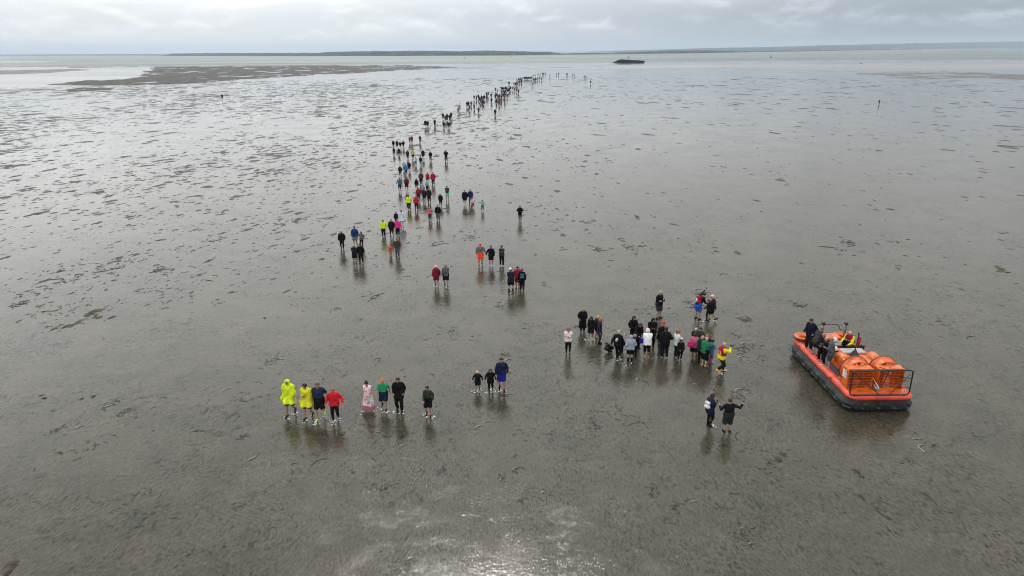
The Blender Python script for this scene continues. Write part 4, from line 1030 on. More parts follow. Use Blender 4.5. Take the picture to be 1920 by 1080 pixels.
# groups a little further off
V2 = 0.026
def far_person(fx, fy, hx, hy, label, look, group=G1, yaw=180, vox=V2): person(fx, fy, hx, hy, yaw, label, look, group, vox)
fp = far_person
fp(642.5, 467.5, 640.5, 432, 'blond woman all in black, leftmost of the group at left', dict(top=('jacket', BK), bottom=(LE, BK), shoes=(.1, .1, .1), stride=.04, hair=('long', (.4, .26, .16)), w=1.1))
fp(667, 461, 664, 424, 'man in a royal blue jacket and grey shorts, rear of the group at left', dict(top=('jacket', (.012, .04, .14)), bottom=(SH, (.14, .15, .16)), stride=.06, shoes=BK, hair=('short', BH), w=1.15))
fp(679, 463, 676, 434, 'woman in a mid-grey jacket, rear right of the group at left', dict(top=('jacket', (.11, .115, .125)), bottom=(LE, BK), stride=.05, hair=('long', BH), armr='chest', arml='hip', shoes=BK))
fp(666, 493.5, 666, 458, 'blond woman in a black jacket and bare legs, front of the group at left', dict(top=('jacket', (.012, .014, .022)), bottom=(SH, BK), shoes=BK, stride=.04, hair=('short', (.6, .42, .30)), armr='chest'))
fp(678, 493.5, 676, 456, 'long-haired woman all in black, front right of the group at left', dict(top=('jacket', BK), bottom=(LE, BK), shoes=BK, stride=.05, hair=('long', BH), w=1.08))
fp(720, 443, 716.5, 412, 'walker in a fluorescent yellow-green jacket and black trousers, left of the pink jacket', dict(top=('jacket', YG), bottom=('trousers', BK), shoes=BK, stride=.05, hair=('short', BH), w=1.25))
fp(735, 442, 731.6, 411, 'stout walker in black between the fluorescent jacket and the pink jacket', dict(top=('coat', BK), bottom=(LE, BK), shoes=BK, stride=.05, hair=('short', (.08, .06, .05)), w=1.25))
fp(746.5, 442, 746, 410, 'woman in a bright pink jacket', dict(top=('jacket', PK), bottom=(LE, BK), shoes=(.4, .4, .4), stride=.03, hair=('short', (.25, .05, .08)), w=1.2))
fp(743.5, 421, 743.5, 397, 'child in black just behind the pink jacket', dict(top=('jacket', BK), bottom=(LE, BK), shoes=BK, hair=('short', BH)))
fp(754, 425, 750, 394, 'walker in a pale blue-white poncho with bare legs', dict(top=('poncho', (.55, .62, .70)), bottom=(SH, (.5, .55, .6)), shoes=BK, stride=.05, hair=('short', (.05, .05, .08)), flap=-1))
fp(732.5, 479.5, 731, 459, 'toddler in an orange-red suit, holding hands with the man in jeans', dict(top=('jacket', (.60, .12, .06)), bottom=('trousers', (.60, .14, .08)), hair=('short', (.5, .15, .08)), arml='out', w=1.15, shoes=(.5, .1, .05)))
fp(746, 480.5, 745, 446.5, 'man in a dark olive jumper and jeans leading the toddler in orange', dict(top=('long', (.045, .048, .035)), bottom=('trousers', JE), shoes=BK, hair=('short', (.15, .08, .05)), armr='out', w=1.15))
fp(819, 536.5, 816, 497, 'woman in a dark red jacket and white hat', dict(top=('jacket', (.20, .012, .025)), bottom=(SH, (.12, .01, .02)), shoes=BK, stride=.07, hat=('beanie', (.6, .5, .5)), hair=('short', BLH), w=1.1))
fp(837, 537, 837, 494.6, 'walker in a grey jacket with a lime hem and black shorts, beside the red jacket', dict(top=('jacket', (.10, .11, .12)), bottom=(SH, BK), shoes=BK, stride=.09, hair=('short', (.25, .17, .13)), w=1.0, arml='chest'))
fp(901, 497.5, 898.6, 456, 'man in bright orange shorts and a red-orange hat with a grey jumper', dict(top=('long', (.11, .12, .13)), bottom=(SH, (.85, .07, .02)), shoes=BK, stride=.08, hat=('beanie', (.85, .05, .05)), hair=('short', BH), arml='out', w=1.15, skin=(.5, .16, .1)))
fp(921, 498, 919, 460, 'woman in black shorts and top holding the hand of the man in orange shorts', dict(top=('jacket', BK), bottom=(SH, BK), stride=.03, hair=('short', BH), armr='out', shoes=None))
fp(941, 498, 940.5, 460, 'person in dark olive top and black trousers, right of the pair holding hands', dict(top=('long', (.035, .04, .04)), bottom=('trousers', BK), hair=('short', BH), hat=('cap', (.05, .06, .06)), armr='chest', arml='chest', stride=.03))
fp(958, 548, 958, 503, 'person in black coat and shorts wearing a white cap, seen from behind', dict(top=('coat', (.014, .016, .024)), bottom=(SH, BK), boots=True, shoes=BK, hat=('cap', (.8, .8, .8)), hair=('short', BH), armr='chest', arml='chest', stance=.02), None, 5)
fp(970.5, 541, 968, 499, 'man in a crimson jacket and bare legs behind the blue backpack', dict(top=('jacket', (.28, .02, .06)), bottom=(SH, (.08, .02, .03)), shoes=BK, hair=('short', BH)), None, 170)
r68 = person(979, 544.5, 975, 504, 0, 'person in a black jacket with a blue backpack, seen from behind', dict(top=('jacket', BK), bottom=('trousers', BK), shoes=BK, hair=('short', (.15, .05, .03))), None, V2)
back_pack(r68[0], r68[1], r68[2], (.05, .12, .20), 'blue backpack on the person in black next to the crimson jacket')
fp(975, 414, 974, 385, 'lone person in black with hands on hips, right of the column of walkers', dict(top=('jacket', BK), bottom=(LE, BK), shoes=BK, hair=('short', BH), armr='hip', arml='hip'), None)
V3 = 0.032
def cp(*a, **k): far_person(*a, vox=V3, **k)
cp(821.7, 413, 819.7, 384, 'stout man in a black jacket and taupe trousers, beside the coral jacket', dict(top=('jacket', BK), bottom=('trousers', (.10, .085, .08)), shoes=BK, stride=.07, hair=('short', BH), w=1.25))
cp(806.5, 413, 806.7, 388, 'woman in a coral jacket with a pink hat', dict(top=('jacket', CO), bottom=('trousers', (.04, .03, .04)), stride=.05, hat=('beanie', (.5, .2, .25)), armr='out', w=1.15, shoes=BK))
cp(904.7, 395.5, 904.2, 374.4, 'child in a pale turquoise top, rightmost of the family with two children', dict(top=('jacket', (.16, .42, .42)), bottom=(LE, (.10, .04, .05)), armr='side', stride=.05, hair=('short', BH)))
cp(887.3, 389.5, 886, 370, 'small child in a pink and white jacket between the couple and the turquoise child', dict(top=('jacket', (.68, .42, .48)), bottom=(LE, (.3, .05, .08)), stride=.05, hair=('short', (.3, .12, .1))))
cp(872, 383.5, 873.4, 356.3, 'very stout walker in black with bare lower legs, left of the man in blue', dict(top=('coat', BK), bottom=(SH, BK), w=1.45, stride=.05, hair=('short', BH)))
cp(882.5, 382.5, 883, 354.5, 'man in a dark blue jacket right of the stout walker', dict(top=('jacket', (.02, .025, .10)), bottom=('trousers', (.08, .09, .12)), w=1.05, stride=.05, hair=('short', BH), shoes=BK))
cp(839, 375.5, 838.5, 348, 'walker in a dark top and mint green shorts', dict(top=('jacket', (.03, .035, .045)), bottom=(SH, (.10, .60, .30)), armr='chest', arml='chest', stride=.03, hair=('short', (.1, .08, .07))))
cp(826.5, 386, 826, 363, 'person in a long black hooded coat', dict(top=('coat', BK), bottom=(LE, BK), hood=BK, stride=.05, shoes=BK, w=1.15))
cp(767.5, 393.5, 765, 365.5, 'walker in a fluorescent yellow-green jacket, left of the red jacket further up the column', dict(top=('jacket', YG), bottom=('trousers', BK), shoes=BK, stride=.10, hair=('short', BH), w=1.2))
cp(781, 393.5, 779, 366.8, 'walker in a scarlet jacket and pink hat right of the fluorescent one', dict(top=('jacket', (.45, .02, .04)), bottom=(LE, BK), shoes=BK, stride=.05, hat=('beanie', (.5, .25, .28)), w=1.2))
cp(785.6, 375.5, 784.4, 351.5, 'walker in a dark red jacket just behind the scarlet one', dict(top=('jacket', (.25, .015, .03)), bottom=(LE, (.05, .01, .02)), shoes=BK, stride=.06, hair=('short', BH), w=1.2))
cp(796, 377.5, 794.6, 353.3, 'walker in a dark plum jacket with bare legs', dict(top=('jacket', (.03, .012, .03)), bottom=(SH, BK), stride=.05, hair=('short', (.02, .02, .06)), w=1.1))
cp(805, 379, 803, 352.7, 'tall walker in dark brown right of the plum jacket', dict(top=('jacket', (.022, .012, .014)), bottom=('trousers', BK), shoes=BK, stride=.06, hair=('short', (.08, .03, .02)), w=1.15))
cp(801, 357, 799.4, 339.5, 'walker in a light turquoise jacket', dict(top=('jacket', (.10, .34, .38)), bottom=(LE, BK), stride=.05, hair=('short', (.1, .05, .04)), w=1.25, shoes=BK), G1)
cp(794, 364, 793.6, 346, 'walker in a pale lilac jacket behind the plum one', dict(top=('jacket', (.25, .24, .38)), bottom=(LE, JE), stride=.05, hair=('short', (.2, .1, .1))))
cp(812.4, 346.5, 811, 322.6, 'walker in a long crimson jacket, right of two in red', dict(top=('coat', (.34, .012, .03)), bottom=('trousers', BK), shoes=BK, stride=.05, hair=('short', BH), w=1.2))
cp(802, 343, 801.5, 323, 'walker in a bright red hooded jacket, left of two in red', dict(top=('jacket', (.48, .015, .04)), bottom=(SH, (.2, .01, .02)), hood=(.48, .015, .04), stride=.04, w=1.1))
cp(790, 346, 790, 322, 'walker in a dark slate jacket left of the two in red', dict(top=('jacket', (.045, .05, .055)), bottom=('trousers', BK), shoes=BK, stride=.05, hair=('short', (.02, .02, .02)), w=1.15))
cp(781.4, 354.5, 781, 334.7, 'short walker in black with a pointed hood', dict(top=('jacket', BK), bottom=(LE, BK), hood=BK, stride=.07, shoes=BK))
cp(763, 357.5, 762, 331.6, 'tall walker in a dark brick red top with long thin legs', dict(top=('long', (.13, .02, .02)), bottom=(SH, (.03, .01, .01)), stride=.03, hair=('short', BH)))
cp(750, 358, 749, 333, 'walker in a blue-teal jacket at the left edge of the column', dict(top=('jacket', (.06, .14, .20)), bottom=('cropped', (.01, .012, .03)), stride=.04, hair=('short', (.2, .1, .06)), armr='out'))
cp(751, 331, 749.7, 310, 'dark walker left of the bright blue jacket', dict(top=('jacket', (.02, .015, .018)), bottom=(LE, BK), shoes=BK, stride=.05, hair=('short', BH)))
cp(761.5, 329, 760.6, 308.5, 'walker in a bright blue jacket', dict(top=('jacket', (.02, .18, .48)), bottom=(LE, (.012, .014, .03)), shoes=BK, stride=.06, hair=('short', (.1, .05, .08)), w=1.15))
cp(758, 320, 757.7, 303, 'walker in a pale beige top behind the bright blue jacket', dict(top=('jacket', (.42, .32, .28)), bottom=(LE, (.2, .1, .12)), stride=.04, hair=('short', (.3, .2, .12))))
cp(768, 320.5, 766, 303.5, 'dark walker right of the bright blue jacket', dict(top=('jacket', BK), bottom=(LE, BK), shoes=BK, stride=.05, hair=('short', BH), w=1.15))
cp(779.6, 310.5, 778, 294, 'walker in a very pale blue jacket', dict(top=('jacket', (.40, .55, .62)), bottom=(LE, (.03, .05, .09)), shoes=BK, stride=.05, hair=('short', (.3, .15, .08)), armr='out', w=1.15))
cp(789, 310, 787.5, 293, 'short dark walker right of the very pale blue jacket', dict(top=('jacket', BK), bottom=(LE, (.06, .05, .05)), shoes=None, stride=.03, hair=('short', BH)))
cp(774.5, 299, 775.4, 280, 'walker in a mustard yellow jacket', dict(top=('jacket', (.50, .42, .08)), bottom=(SH, BK), shoes=(.1, .1, .1), stride=.05, hair=('short', BH), w=1.25))
cp(764.6, 299, 764, 281, 'walker in dark olive left of the mustard jacket', dict(top=('coat', (.025, .03, .025)), bottom=(LE, BK), shoes=BK, stride=.02, hair=('short', BH), w=1.15))
cp(793.6, 298, 793, 280, 'walker in black jacket and shorts right of the mustard jacket', dict(top=('jacket', BK), bottom=(SH, BK), stride=.05, hair=('short', BH), w=1.1))
cp(807.5, 302, 807.5, 283, 'walker in black top and grey-blue trousers, apart on the right', dict(top=('jacket', BK), bottom=('trousers', (.07, .08, .09)), stride=.03, hair=('short', (.2, .12, .1))))
cp(836.6, 302.5, 836, 281, 'lone figure in black, far right of this part of the column, hands in pockets', dict(top=('jacket', BK), bottom=('trousers', BK), stance=.02, shoes=BK, armr='hip', arml='hip', hair=('short', (.05, .06, .06))))
cp(739, 290.5, 738, 276.6, 'dark walker at the lower left of the line of six', dict(top=('jacket', BK), bottom=(SH, BK), stride=.03, hair=('short', BH)))
cp(748.5, 290.5, 747.5, 277.5, 'dark walker beside the lower left one of the line of six', dict(top=('jacket', (.02, .015, .018)), bottom=(LE, BK), stride=.03, hair=('short', BH)))
cp(738, 277.5, 737.5, 262.5, 'first dark walker from the left in the line of four', dict(top=('jacket', BK), bottom=(LE, BK), stride=.02, hair=('short', BH), shoes=BK))
cp(745, 278, 744, 263, 'second walker in the line of four, broad in a black cape-like coat', dict(top=('coat', BK), bottom=(SH, BK), hood=BK, stride=.03, w=1.15))
cp(751, 278.5, 750, 265, 'third walker in the line of four with bare reddish legs', dict(top=('jacket', BK), bottom=(SH, (.2, .05, .06)), stride=.03, hair=('short', BH), w=1.15))
cp(756.6, 277.6, 755.4, 263, 'fourth walker from the left in the line of four', dict(top=('jacket', BK), bottom=(LE, BK), stride=.03, hair=('short', BH), w=1.1, shoes=BK))
cp(768.5, 268.5, 768, 255.8, 'walker in a dusty red coat, left of a close pair', dict(top=('coat', (.20, .07, .07)), bottom=(LE, (.2, .1, .1)), stride=.02, hair=('short', (.2, .1, .08))))
cp(772.6, 268, 771, 254.6, 'walker in a dark crimson coat, right of a close pair', dict(top=('coat', (.22, .03, .05)), bottom=(LE, (.2, .06, .07)), stride=.02, hair=('short', BH), w=1.1))
cp(788, 268, 787, 253.5, 'walker in grey with red trousers, right of the close red pair', dict(top=('jacket', (.05, .05, .07)), bottom=('trousers', (.28, .04, .06)), stride=.03, hair=('short', BH)))
cp(798, 238.6, 798.5, 224.7, 'left one of two dark walkers merging into one shape', dict(top=('coat', BK), bottom=(SH, BK), stride=.03, hair=('short', BH), w=1.3))
cp(802, 239.2, 801.6, 226, 'right one of two dark walkers merging into one shape', dict(top=('coat', BK), bottom=(SH, (.1, .04, .04)), stride=.03, hair=('short', BH), w=1.2))
cp(815.4, 236.5, 815, 223.4, 'dark walker alone between the merged pair and the far huddle', dict(top=('jacket', BK), bottom=('trousers', BK), stride=.02, hair=('short', BH), w=1.15, shoes=BK))
cp(832.5, 240, 831.6, 228.2, 'left one of two dark walkers in front of the small huddle', dict(top=('jacket', BK), bottom=(LE, BK), stride=.02, hair=('short', BH)))
cp(841.6, 240, 840.6, 228.2, 'right one of two dark walkers in front of the small huddle', dict(top=('jacket', BK), bottom=(LE, BK), stride=.02, hair=('short', BH), w=1.1))
cp(1648, 195.5, 1648.6, 186.5, 'lone dark figure standing far off on the right-hand flats', dict(top=('jacket', (.02, .02, .03)), bottom=(LE, BK), stride=.02, hair=('short', BH)), group=None)
cp(928.5, 217, 928.8, 204, 'single tall dark figure standing in front of the far crowd', dict(top=('coat', BK), bottom=('trousers', BK), hair=('short', BH), shoes=BK), group=None)

# bags carried
def bag(root, J, Ht, off, sz, colr, label, name='handbag'):
    c_ = J['T'](off) * Ht; e = empty(name, root.matrix_basis @ Vector(tuple(c_)), root.rotation_euler.z)
    F_ = Field((-sz[0], -sz[1], -sz[2]), sz, .02)
    F_.cap((-sz[0] * .55, 0, -sz[2] * .3), (sz[0] * .55, 0, -sz[2] * .3), sz[2] * .55, k=.02, sy=sz[1] / sz[2] * 1.4); F_.cap((-sz[0] * .45, 0, sz[2] * .25), (sz[0] * .45, 0, sz[2] * .25), sz[2] * .45, k=.05, sy=sz[1] / sz[2] * 1.3)
    V, Q = F_.mesh('x'); link('pouch', mesh_np('pouch', V, Q), e, cloth(colr))
    MB().tube([(-sz[0] * .6, 0, sz[2] * .5), (-sz[0] * .4, 0, sz[2] * 1.4), (sz[0] * .4, 0, sz[2] * 1.4), (sz[0] * .6, 0, sz[2] * .5)], .012, 6).build('strap', cloth(colr), e, True)
    return tag(e, label, 'bag')
bag(rD[0], rD[1], rD[2], (-.12, .13, .45), (.17, .07, .15), (.50, .55, .58), 'pale grey handbag hanging from the arm of the woman in the long dress')
bag(r27[0], r27[1], r27[2], (-.15, .0, .60), (.18, .10, .19), (.012, .02, .22), 'dark blue bag at the left side of the woman in the white jumper', 'shoulder_bag')
bag(r38[0], r38[1], r38[2], (-.09, -.12, .62), (.16, .09, .20), (.45, .02, .14), 'raspberry pink bag on the back of the woman in the dusty pink jacket', 'shoulder_bag')
# details of dress worn in the picture: hems, bibs and prints
def band(i, z0, z1, rad, colr, name, sy=1.0):
    root, J, Ht = PLACED[i][:3]; mb = MB(); T = J['T']
    pr = []
    for z in (z0, z1): pr.append(T((0, 0, z)))
    V = []; n_ = 20
    for rr, p_ in ((rad, pr[0]), (rad * .99, pr[1]), (rad * .93, pr[1]), (rad * .93, pr[0])):
        for k in range(n_): t = 2 * math.pi * k / n_; V.append((p_ + np.array([rr * math.cos(t), rr * math.sin(t) * sy, 0])) * Ht)
    Fq = [(j * n_ + k, j * n_ + (k + 1) % n_, ((j + 1) % 4) * n_ + (k + 1) % n_, ((j + 1) % 4) * n_ + k) for j in range(4) for k in range(n_)]
    mb.add(V, Fq).build(name, cloth(colr), root, True)

# the far end of the column: a handful of figures, copied
PROTO = []
fl = [dict(top=('jacket', BK), bottom=(LE, BK), stride=.04, hair=('short', BH)), dict(top=('coat', BK), bottom=(LE, BK), stride=.07, hood=BK),
      dict(top=('jacket', BK), bottom=(SH, BK), stride=.10, hair=('short', BH), w=1.15), dict(top=('tee', BK), bottom=('trousers', BK), stride=.03, hair=('short', (.1, .05, .03)), armr='pocket', arml='chest'),
      dict(top=('coat', BK), bottom=('trousers', BK), stride=.05, hat=('beanie', (.2, .05, .06)), w=1.25), dict(top=('jacket', BK), bottom=(LE, BK), stride=.02, hair=('long', BH), armr='out')]
E4 = [(385, 650, 0), (415, 640, 0), (470, 640, 0), (440, 712, 2), (530, 690, 2), (530, 520, 0), (575, 522, 0), (615, 505, 0), (640, 550, 0), (680, 525, 0), (715, 530, 0), (660, 580, 1), (700, 572, 2), (745, 520, 0), (780, 455, 0),
      (815, 450, 0), (790, 500, 1), (722, 600, 2), (875, 480, 0), (882, 570, 0), (620, 760, 1), (960, 370, 0), (1000, 395, 3), (975, 470, 0), (958, 500, 0), (1010, 500, 2), (1045, 490, 2), (1030, 545, 2), (1080, 520, 0), (1115, 480, 0),
      (1150, 512, 2), (1198, 490, 1), (1152, 572, 0), (985, 592, 0), (1038, 625, 2), (1075, 565, 0), (1075, 342, 0), (1100, 352, 0), (1080, 402, 0), (1130, 352, 0), (1160, 346, 0), (1188, 346, 0), (1130, 402, 0), (1168, 400, 0),
      (1202, 392, 0), (1150, 432, 0), (1226, 382, 0), (1250, 362, 0), (1266, 340, 0), (1302, 342, 2), (1340, 362, 2), (1390, 372, 1), (1428, 397, 0), (1224, 245, 1), (1246, 245, 1), (1335, 258, 1), (1380, 250, 0), (1402, 266, 2),
      (1362, 270, 0), (1395, 175, 1), (1430, 165, 0), (1446, 180, 0), (1466, 158, 0), (1482, 180, 0), (1502, 155, 0), (1450, 222, 1), (1492, 212, 0), (1416, 212, 2), (235, 710, 3), (205, 765, 3)]
E5 = [(430, 238, 0), (445, 236, 0), (460, 240, 0), (479, 235, 0), (495, 240, 0), (513, 235, 0), (530, 242, 0), (546, 236, 0), (561, 238, 0), (577, 234, 0), (610, 265, 0), (625, 272, 0), (646, 255, 0), (657, 262, 0), (690, 250, 0), (720, 246, 0),
      (761, 250, 1), (600, 205, 1), (640, 195, 0), (695, 176, 1), (735, 175, 0), (775, 160, 0), (790, 162, 0), (806, 166, 0), (836, 160, 0), (918, 205, 1), (1048, 165, 1), (1080, 165, 0), (1232, 172, 1), (1255, 170, 1),
      (1345, 178, 1), (1380, 192, 0), (1570, 215, 0), (1600, 216, 0), (1690, 310, 0), (585, 348, 0)]
E3 = [(938, 330, 0), (1005, 390, 1), (1060, 345, 4), (1135, 375, 4), (1175, 310, 0)]
FARP = [(840 + x / 10.8, 130 + y / 10.8, c) for x, y, c in E4] + [(940 + x / 10.1, 120 + y / 10.1, c) for x, y, c in E5] + [(770 + x / 15.43, 190 + y / 15.43, c) for x, y, c in E3]
fc_cols = {0: [BK, (.02, .015, .018), (.015, .016, .025)], 1: [(.06, .065, .07), (.10, .08, .08)], 2: [(.16, .03, .05), (.20, .08, .10)], 3: [(.26, .22, .21)], 4: [(.015, .015, .06)]}
for i, l in enumerate(fl):
    root, J = make_person(l, (0, 0), 0, 1.0, .036)
    PROTO.append(root)
def foot_of(hx, hy, Ht):
    fy = hy + 3
    for _ in range(12): fy -= (height_of(hx, fy, hx, hy) - Ht) * -1.0 * (hy - 80) / 16.0 * -1.0 * -0.6
    return fy
def solve_foot(hx, hy, Ht):
    lo_, hi_ = hy + 0.2, hy + 40
    for _ in range(30):
        mdl = (lo_ + hi_) / 2
        if height_of(hx, mdl, hx, hy) < Ht: lo_ = mdl
        else: hi_ = mdl
    return (lo_ + hi_) / 2
CL = [(864, 'loose group below the distant crowd'), (925, 'left-hand distant crowd'), (958, 'middle distant crowd'), (975, 'upper distant crowd'), (1004, 'furthest dense crowd'), (1060, 'thin line at the far end of the column'), (1200, 'stragglers at the far right end of the column')]
cname = {0: 'dark-clothed', 1: 'grey-clothed', 2: 'reddish-clothed', 3: 'pale-clothed', 4: 'navy-clothed'}
used = set(); FARL = {}; rf_ = random.Random(5)
kids = {p: [c for c in COL.objects if c.parent == p] for p in PROTO}
lone = {(840 + 620 / 10.8): 'tiny lone figure just below the distant crowds', (940 + 1690 / 10.1): 'tiny single walker, last one at the right end of the column', (940 + 585 / 10.1): 'tiny single walker just below the furthest crowd',
        (940 + 918 / 10.1): 'tiny grey walker alone between two far groups'}
for n_, (hx, hy, c) in enumerate(FARP):
    Ht = rf_.uniform(1.58, 1.80); fy = solve_foot(hx, hy, Ht); p = at(hx, fy)
    k = rf_.randrange(len(PROTO)); src = PROTO[k]
    root = src if k not in used else src.copy()
    if k in used: COL.objects.link(root)
    root.location = (p[0], p[1], 0); root.rotation_euler = (0, 0, R(180 + rf_.uniform(-40, 40))); root.scale = (Ht, Ht, Ht)
    ch = rf_.choice(fc_cols[c])
    for o in kids[src]:
        q = o
        if k in used: q = o.copy(); COL.objects.link(q); q.parent = root
        nm = q.name.split('.')[0]
        if nm in ('jacket', 'coat', 'tshirt', 'hood'):
            q.material_slots[0].link = 'OBJECT'; q.material_slots[0].material = cloth(ch)
        if c == 3 and nm in ('leggings', 'trousers'): q.material_slots[0].link = 'OBJECT'; q.material_slots[0].material = cloth((.10, .08, .08))
    used.add(k)
    where = next(t for lim, t in CL if hx < lim)
    if hx in lone: tag(root, lone[hx], 'person')
    else: FARL.setdefault((cname[c], 'small huddle beyond the merged dark pair' if hx < 850 else where), []).append((hx, root))
for (cn_, wh_), lst in FARL.items():
    for i, (hx, root) in enumerate(sorted(lst, key=lambda q: q[0])):
        tag(root, 'tiny %s walker, %s%s' % (cn_, wh_, ', %s from the left' % ORD[i] if len(lst) > 1 else ''), 'person', 'walkers in the ' + wh_)
for i, s_ in enumerate(PROTO):
    if i not in used: print('unused proto', i)

# ------------------------------------------------------------ the rescue hovercraft
HC0 = np.array([17.04, 31.72, 0.0]); HY = R(0.0)
hov = empty('hovercraft', tuple(HC0), HY)
tag(hov, 'orange and red rescue hovercraft with black skirt and twin fans on the wet flats', 'hovercraft')
def rr_outline(w2, y0, y1, rb, rs, n=10):
    """rounded rectangle, bow radius rb, stern radius rs, counter-clockwise from the stern"""
    P = []
    for cx, cy, r_, a0 in ((w2 - rs, y0 + rs, rs, -90), (w2 - rb, y1 - rb, rb, 0), (-w2 + rb, y1 - rb, rb, 90), (-w2 + rs, y0 + rs, rs, 180)):
        for k in range(n + 1):
            a = R(a0 + 90 * k / n); P.append((cx + r_ * math.cos(a), cy + r_ * math.sin(a)))
    # even out the spacing along the long runs
    Q = []
    for i, p in enumerate(P):
        q = P[(i + 1) % len(P)]; m_ = {n: 36, 2 * n + 1: 10, 3 * n + 2: 36, 4 * n + 3: 20}.get(i, 1)
        for k in range(m_): Q.append((p[0] + (q[0] - p[0]) * k / m_, p[1] + (q[1] - p[1]) * k / m_))
    return Q
def loft(rings, closed_section=False):
    mb = MB(); n = len(rings[0]); V = [v for r_ in rings for v in r_]; m_ = len(rings); Fq = []
    for j in range(m_ if closed_section else m_ - 1):
        for i in range(n):
            Fq.append((j * n + i, j * n + (i + 1) % n, ((j + 1) % m_) * n + (i + 1) % n, ((j + 1) % m_) * n + i))
    return mb.add(V, Fq)
OR = plain('orange_paint', (.66, .125, .010), .42, bump=.006, bscale=5, var=.20, vscale=3.5, coat=.1)
RDP = plain('red_tube', (.62, .065, .030), .45, bump=.015, bscale=3, var=.16, vscale=1.5)
BLK = plain('skirt_rubber', (.014, .014, .015), .5, bump=.05, bscale=3.5, var=.3, vscale=1.5, spec=.4)
DECK = plain('deck_grey', (.055, .060, .095), .6, bump=.004, bscale=40, var=.15, vscale=4)
TUB = plain('black_tube', (.012, .012, .013), .35); GLS = plain('hatch_glass', (.30, .33, .34), .06, var=.05, spec=.8)
MET = plain('steel', (.5, .5, .5), .3, .8)
YB, YS = 3.55, -3.65
def base(w2, g, z, wob=0.0, s=0):
    o = rr_outline(w2 * .885 + g, YS - g, YB + g, 1.15, .55)
    out_ = []
    for i, (x, y) in enumerate(o):
        k = wob * (math.sin(i * 1.9 + s) + .6 * math.sin(i * 0.83 + s * 2.1)); cx, cy = 0, 0
        d = math.hypot(x, y * .5) + 1e-6; out_.append((x * (1 + k / d), y * (1 + k / (d * 2)), z + k * .25))
    return out_
sk = [base(1.42, 0, .54), base(1.66, 0, .60), base(1.75, .02, .48, .012, 1), base(1.80, .05, .38, .03, 2), base(1.78, .04, .28, .035, 7), base(1.80, .06, .20, .03, 3), base(1.73, .03, .11, .025, 4), base(1.65, -.01, .05, .02, 5), base(1.50, -.10, .012, .02, 6), base(1.3, -.2, .03)]
loft(sk).build('skirt', BLK, hov, True)
tb = []
for k in range(12):
    a = 2 * math.pi * k / 12; tb.append([(x, y, .74 + .17 * math.sin(a)) for x, y in rr_outline(1.32 + .22 * math.cos(a), YS + .13 - .22 * math.cos(a), YB - .10 + .22 * math.cos(a), 1.0, .45)])
side = loft(tb, True).build('side_tube', RDP, hov, True)
hb = MB()
for sx in (-1, 1):
    for y in (-1.65, -1.78, 2.0, 2.13): hb.lathe([(.0, .012), (.04, .01), (.04, -.03)], 8, 'x', (sx * 1.51, y, .80))
hb.build('drain_hole', TUB, side)
dk = rr_outline(1.30, YS + .2, YB - .22, .85, .35)
n_ = len(dk); MB().add([(x, y, .84) for x, y in dk] + [(x, y, .60) for x, y in dk], [tuple(range(n_)), tuple(reversed(range(n_, 2 * n_)))] + [(i, i + n_, (i + 1) % n_ + n_, (i + 1) % n_) for i in range(n_)]).build('deck', DECK, hov)
# bow: raised orange foredeck with an open round fan well at each corner
fd = MB(); fd.box(-.62, .95, 2.35, 3.25, .845, 1.12, (.06, .12)); fd.box(-.35, 1.1, 1.75, 2.35, .845, 1.02, (.04, .0))
fd.build('foredeck', OR, hov, bevel=.05)
for sx in (-1, 1):
    MB().lathe([(.22, .84), (.24, 1.02), (.40, 1.12), (.47, 1.10), (.48, 1.0), (.42, .86), (.22, .84)], 24, 'z', (sx * 1.04, 2.82, 0)).build('bow_well', OR, hov, True)
    MB().lathe([(.475, 1.06), (.515, 1.04), (.52, .96), (.48, .95)], 24, 'z', (sx * 1.04, 2.82, 0), True).build('rubbing_ring', TUB, hov, True)
    MB().lathe([(.0, .90), (.235, .90), (.235, .88)], 20, 'z', (sx * 1.04, 2.82, 0)).build('well_grille', plain('dark_well', (.10, .03, .01), .6), hov)
# bow rail and lamps
rail = [(-.62, 2.9, 1.12), (-.62, 2.9, 1.35), (-.42, 2.92, 1.40), (-.30, 2.95, 1.66), (-.15, 2.95, 1.70), (.72, 2.95, 1.70), (.86, 2.95, 1.66), (.98, 2.92, 1.40), (1.2, 2.9, 1.36), (1.2, 2.9, .9)]
MB().tube(rail, .022, 8).build('bow_rail', TUB, hov, True)
for x, y in ((-.05, 2.75), (1.16, 2.7)):
    l_ = MB().tube([(x, y, 1.0), (x, y, 1.78)], .022, 8).build('lamp_post', TUB, hov, True)
    MB().ball((x, y, 1.84), .095).lathe([(.05, -.10), (.09, -.02), (.09, .02)], 10, 'y', (x, y + .1, 1.84)).build('search_lamp', TUB, l_, True)
# cockpit: console, seats, dashboard
MB().box(-.25, 1.08, 1.05, 1.75, .845, 1.22, (.03, .05)).build('console', TUB, hov, bevel=.04)
MB().box(-.05, .42, 1.12, 1.45, 1.225, 1.26).build('instrument_panel', plain('panel_grey', (.16, .17, .18), .3), hov, bevel=.01)
for x in (-.15, .45, .98):
    s_ = MB().box(x - .2, x + .2, .62, .98, .85, 1.16).box(x - .2, x + .2, .56, .64, 1.16, 1.5).build('seat', plain('seat_black', (.015, .015, .017), .5), hov, bevel=.05)
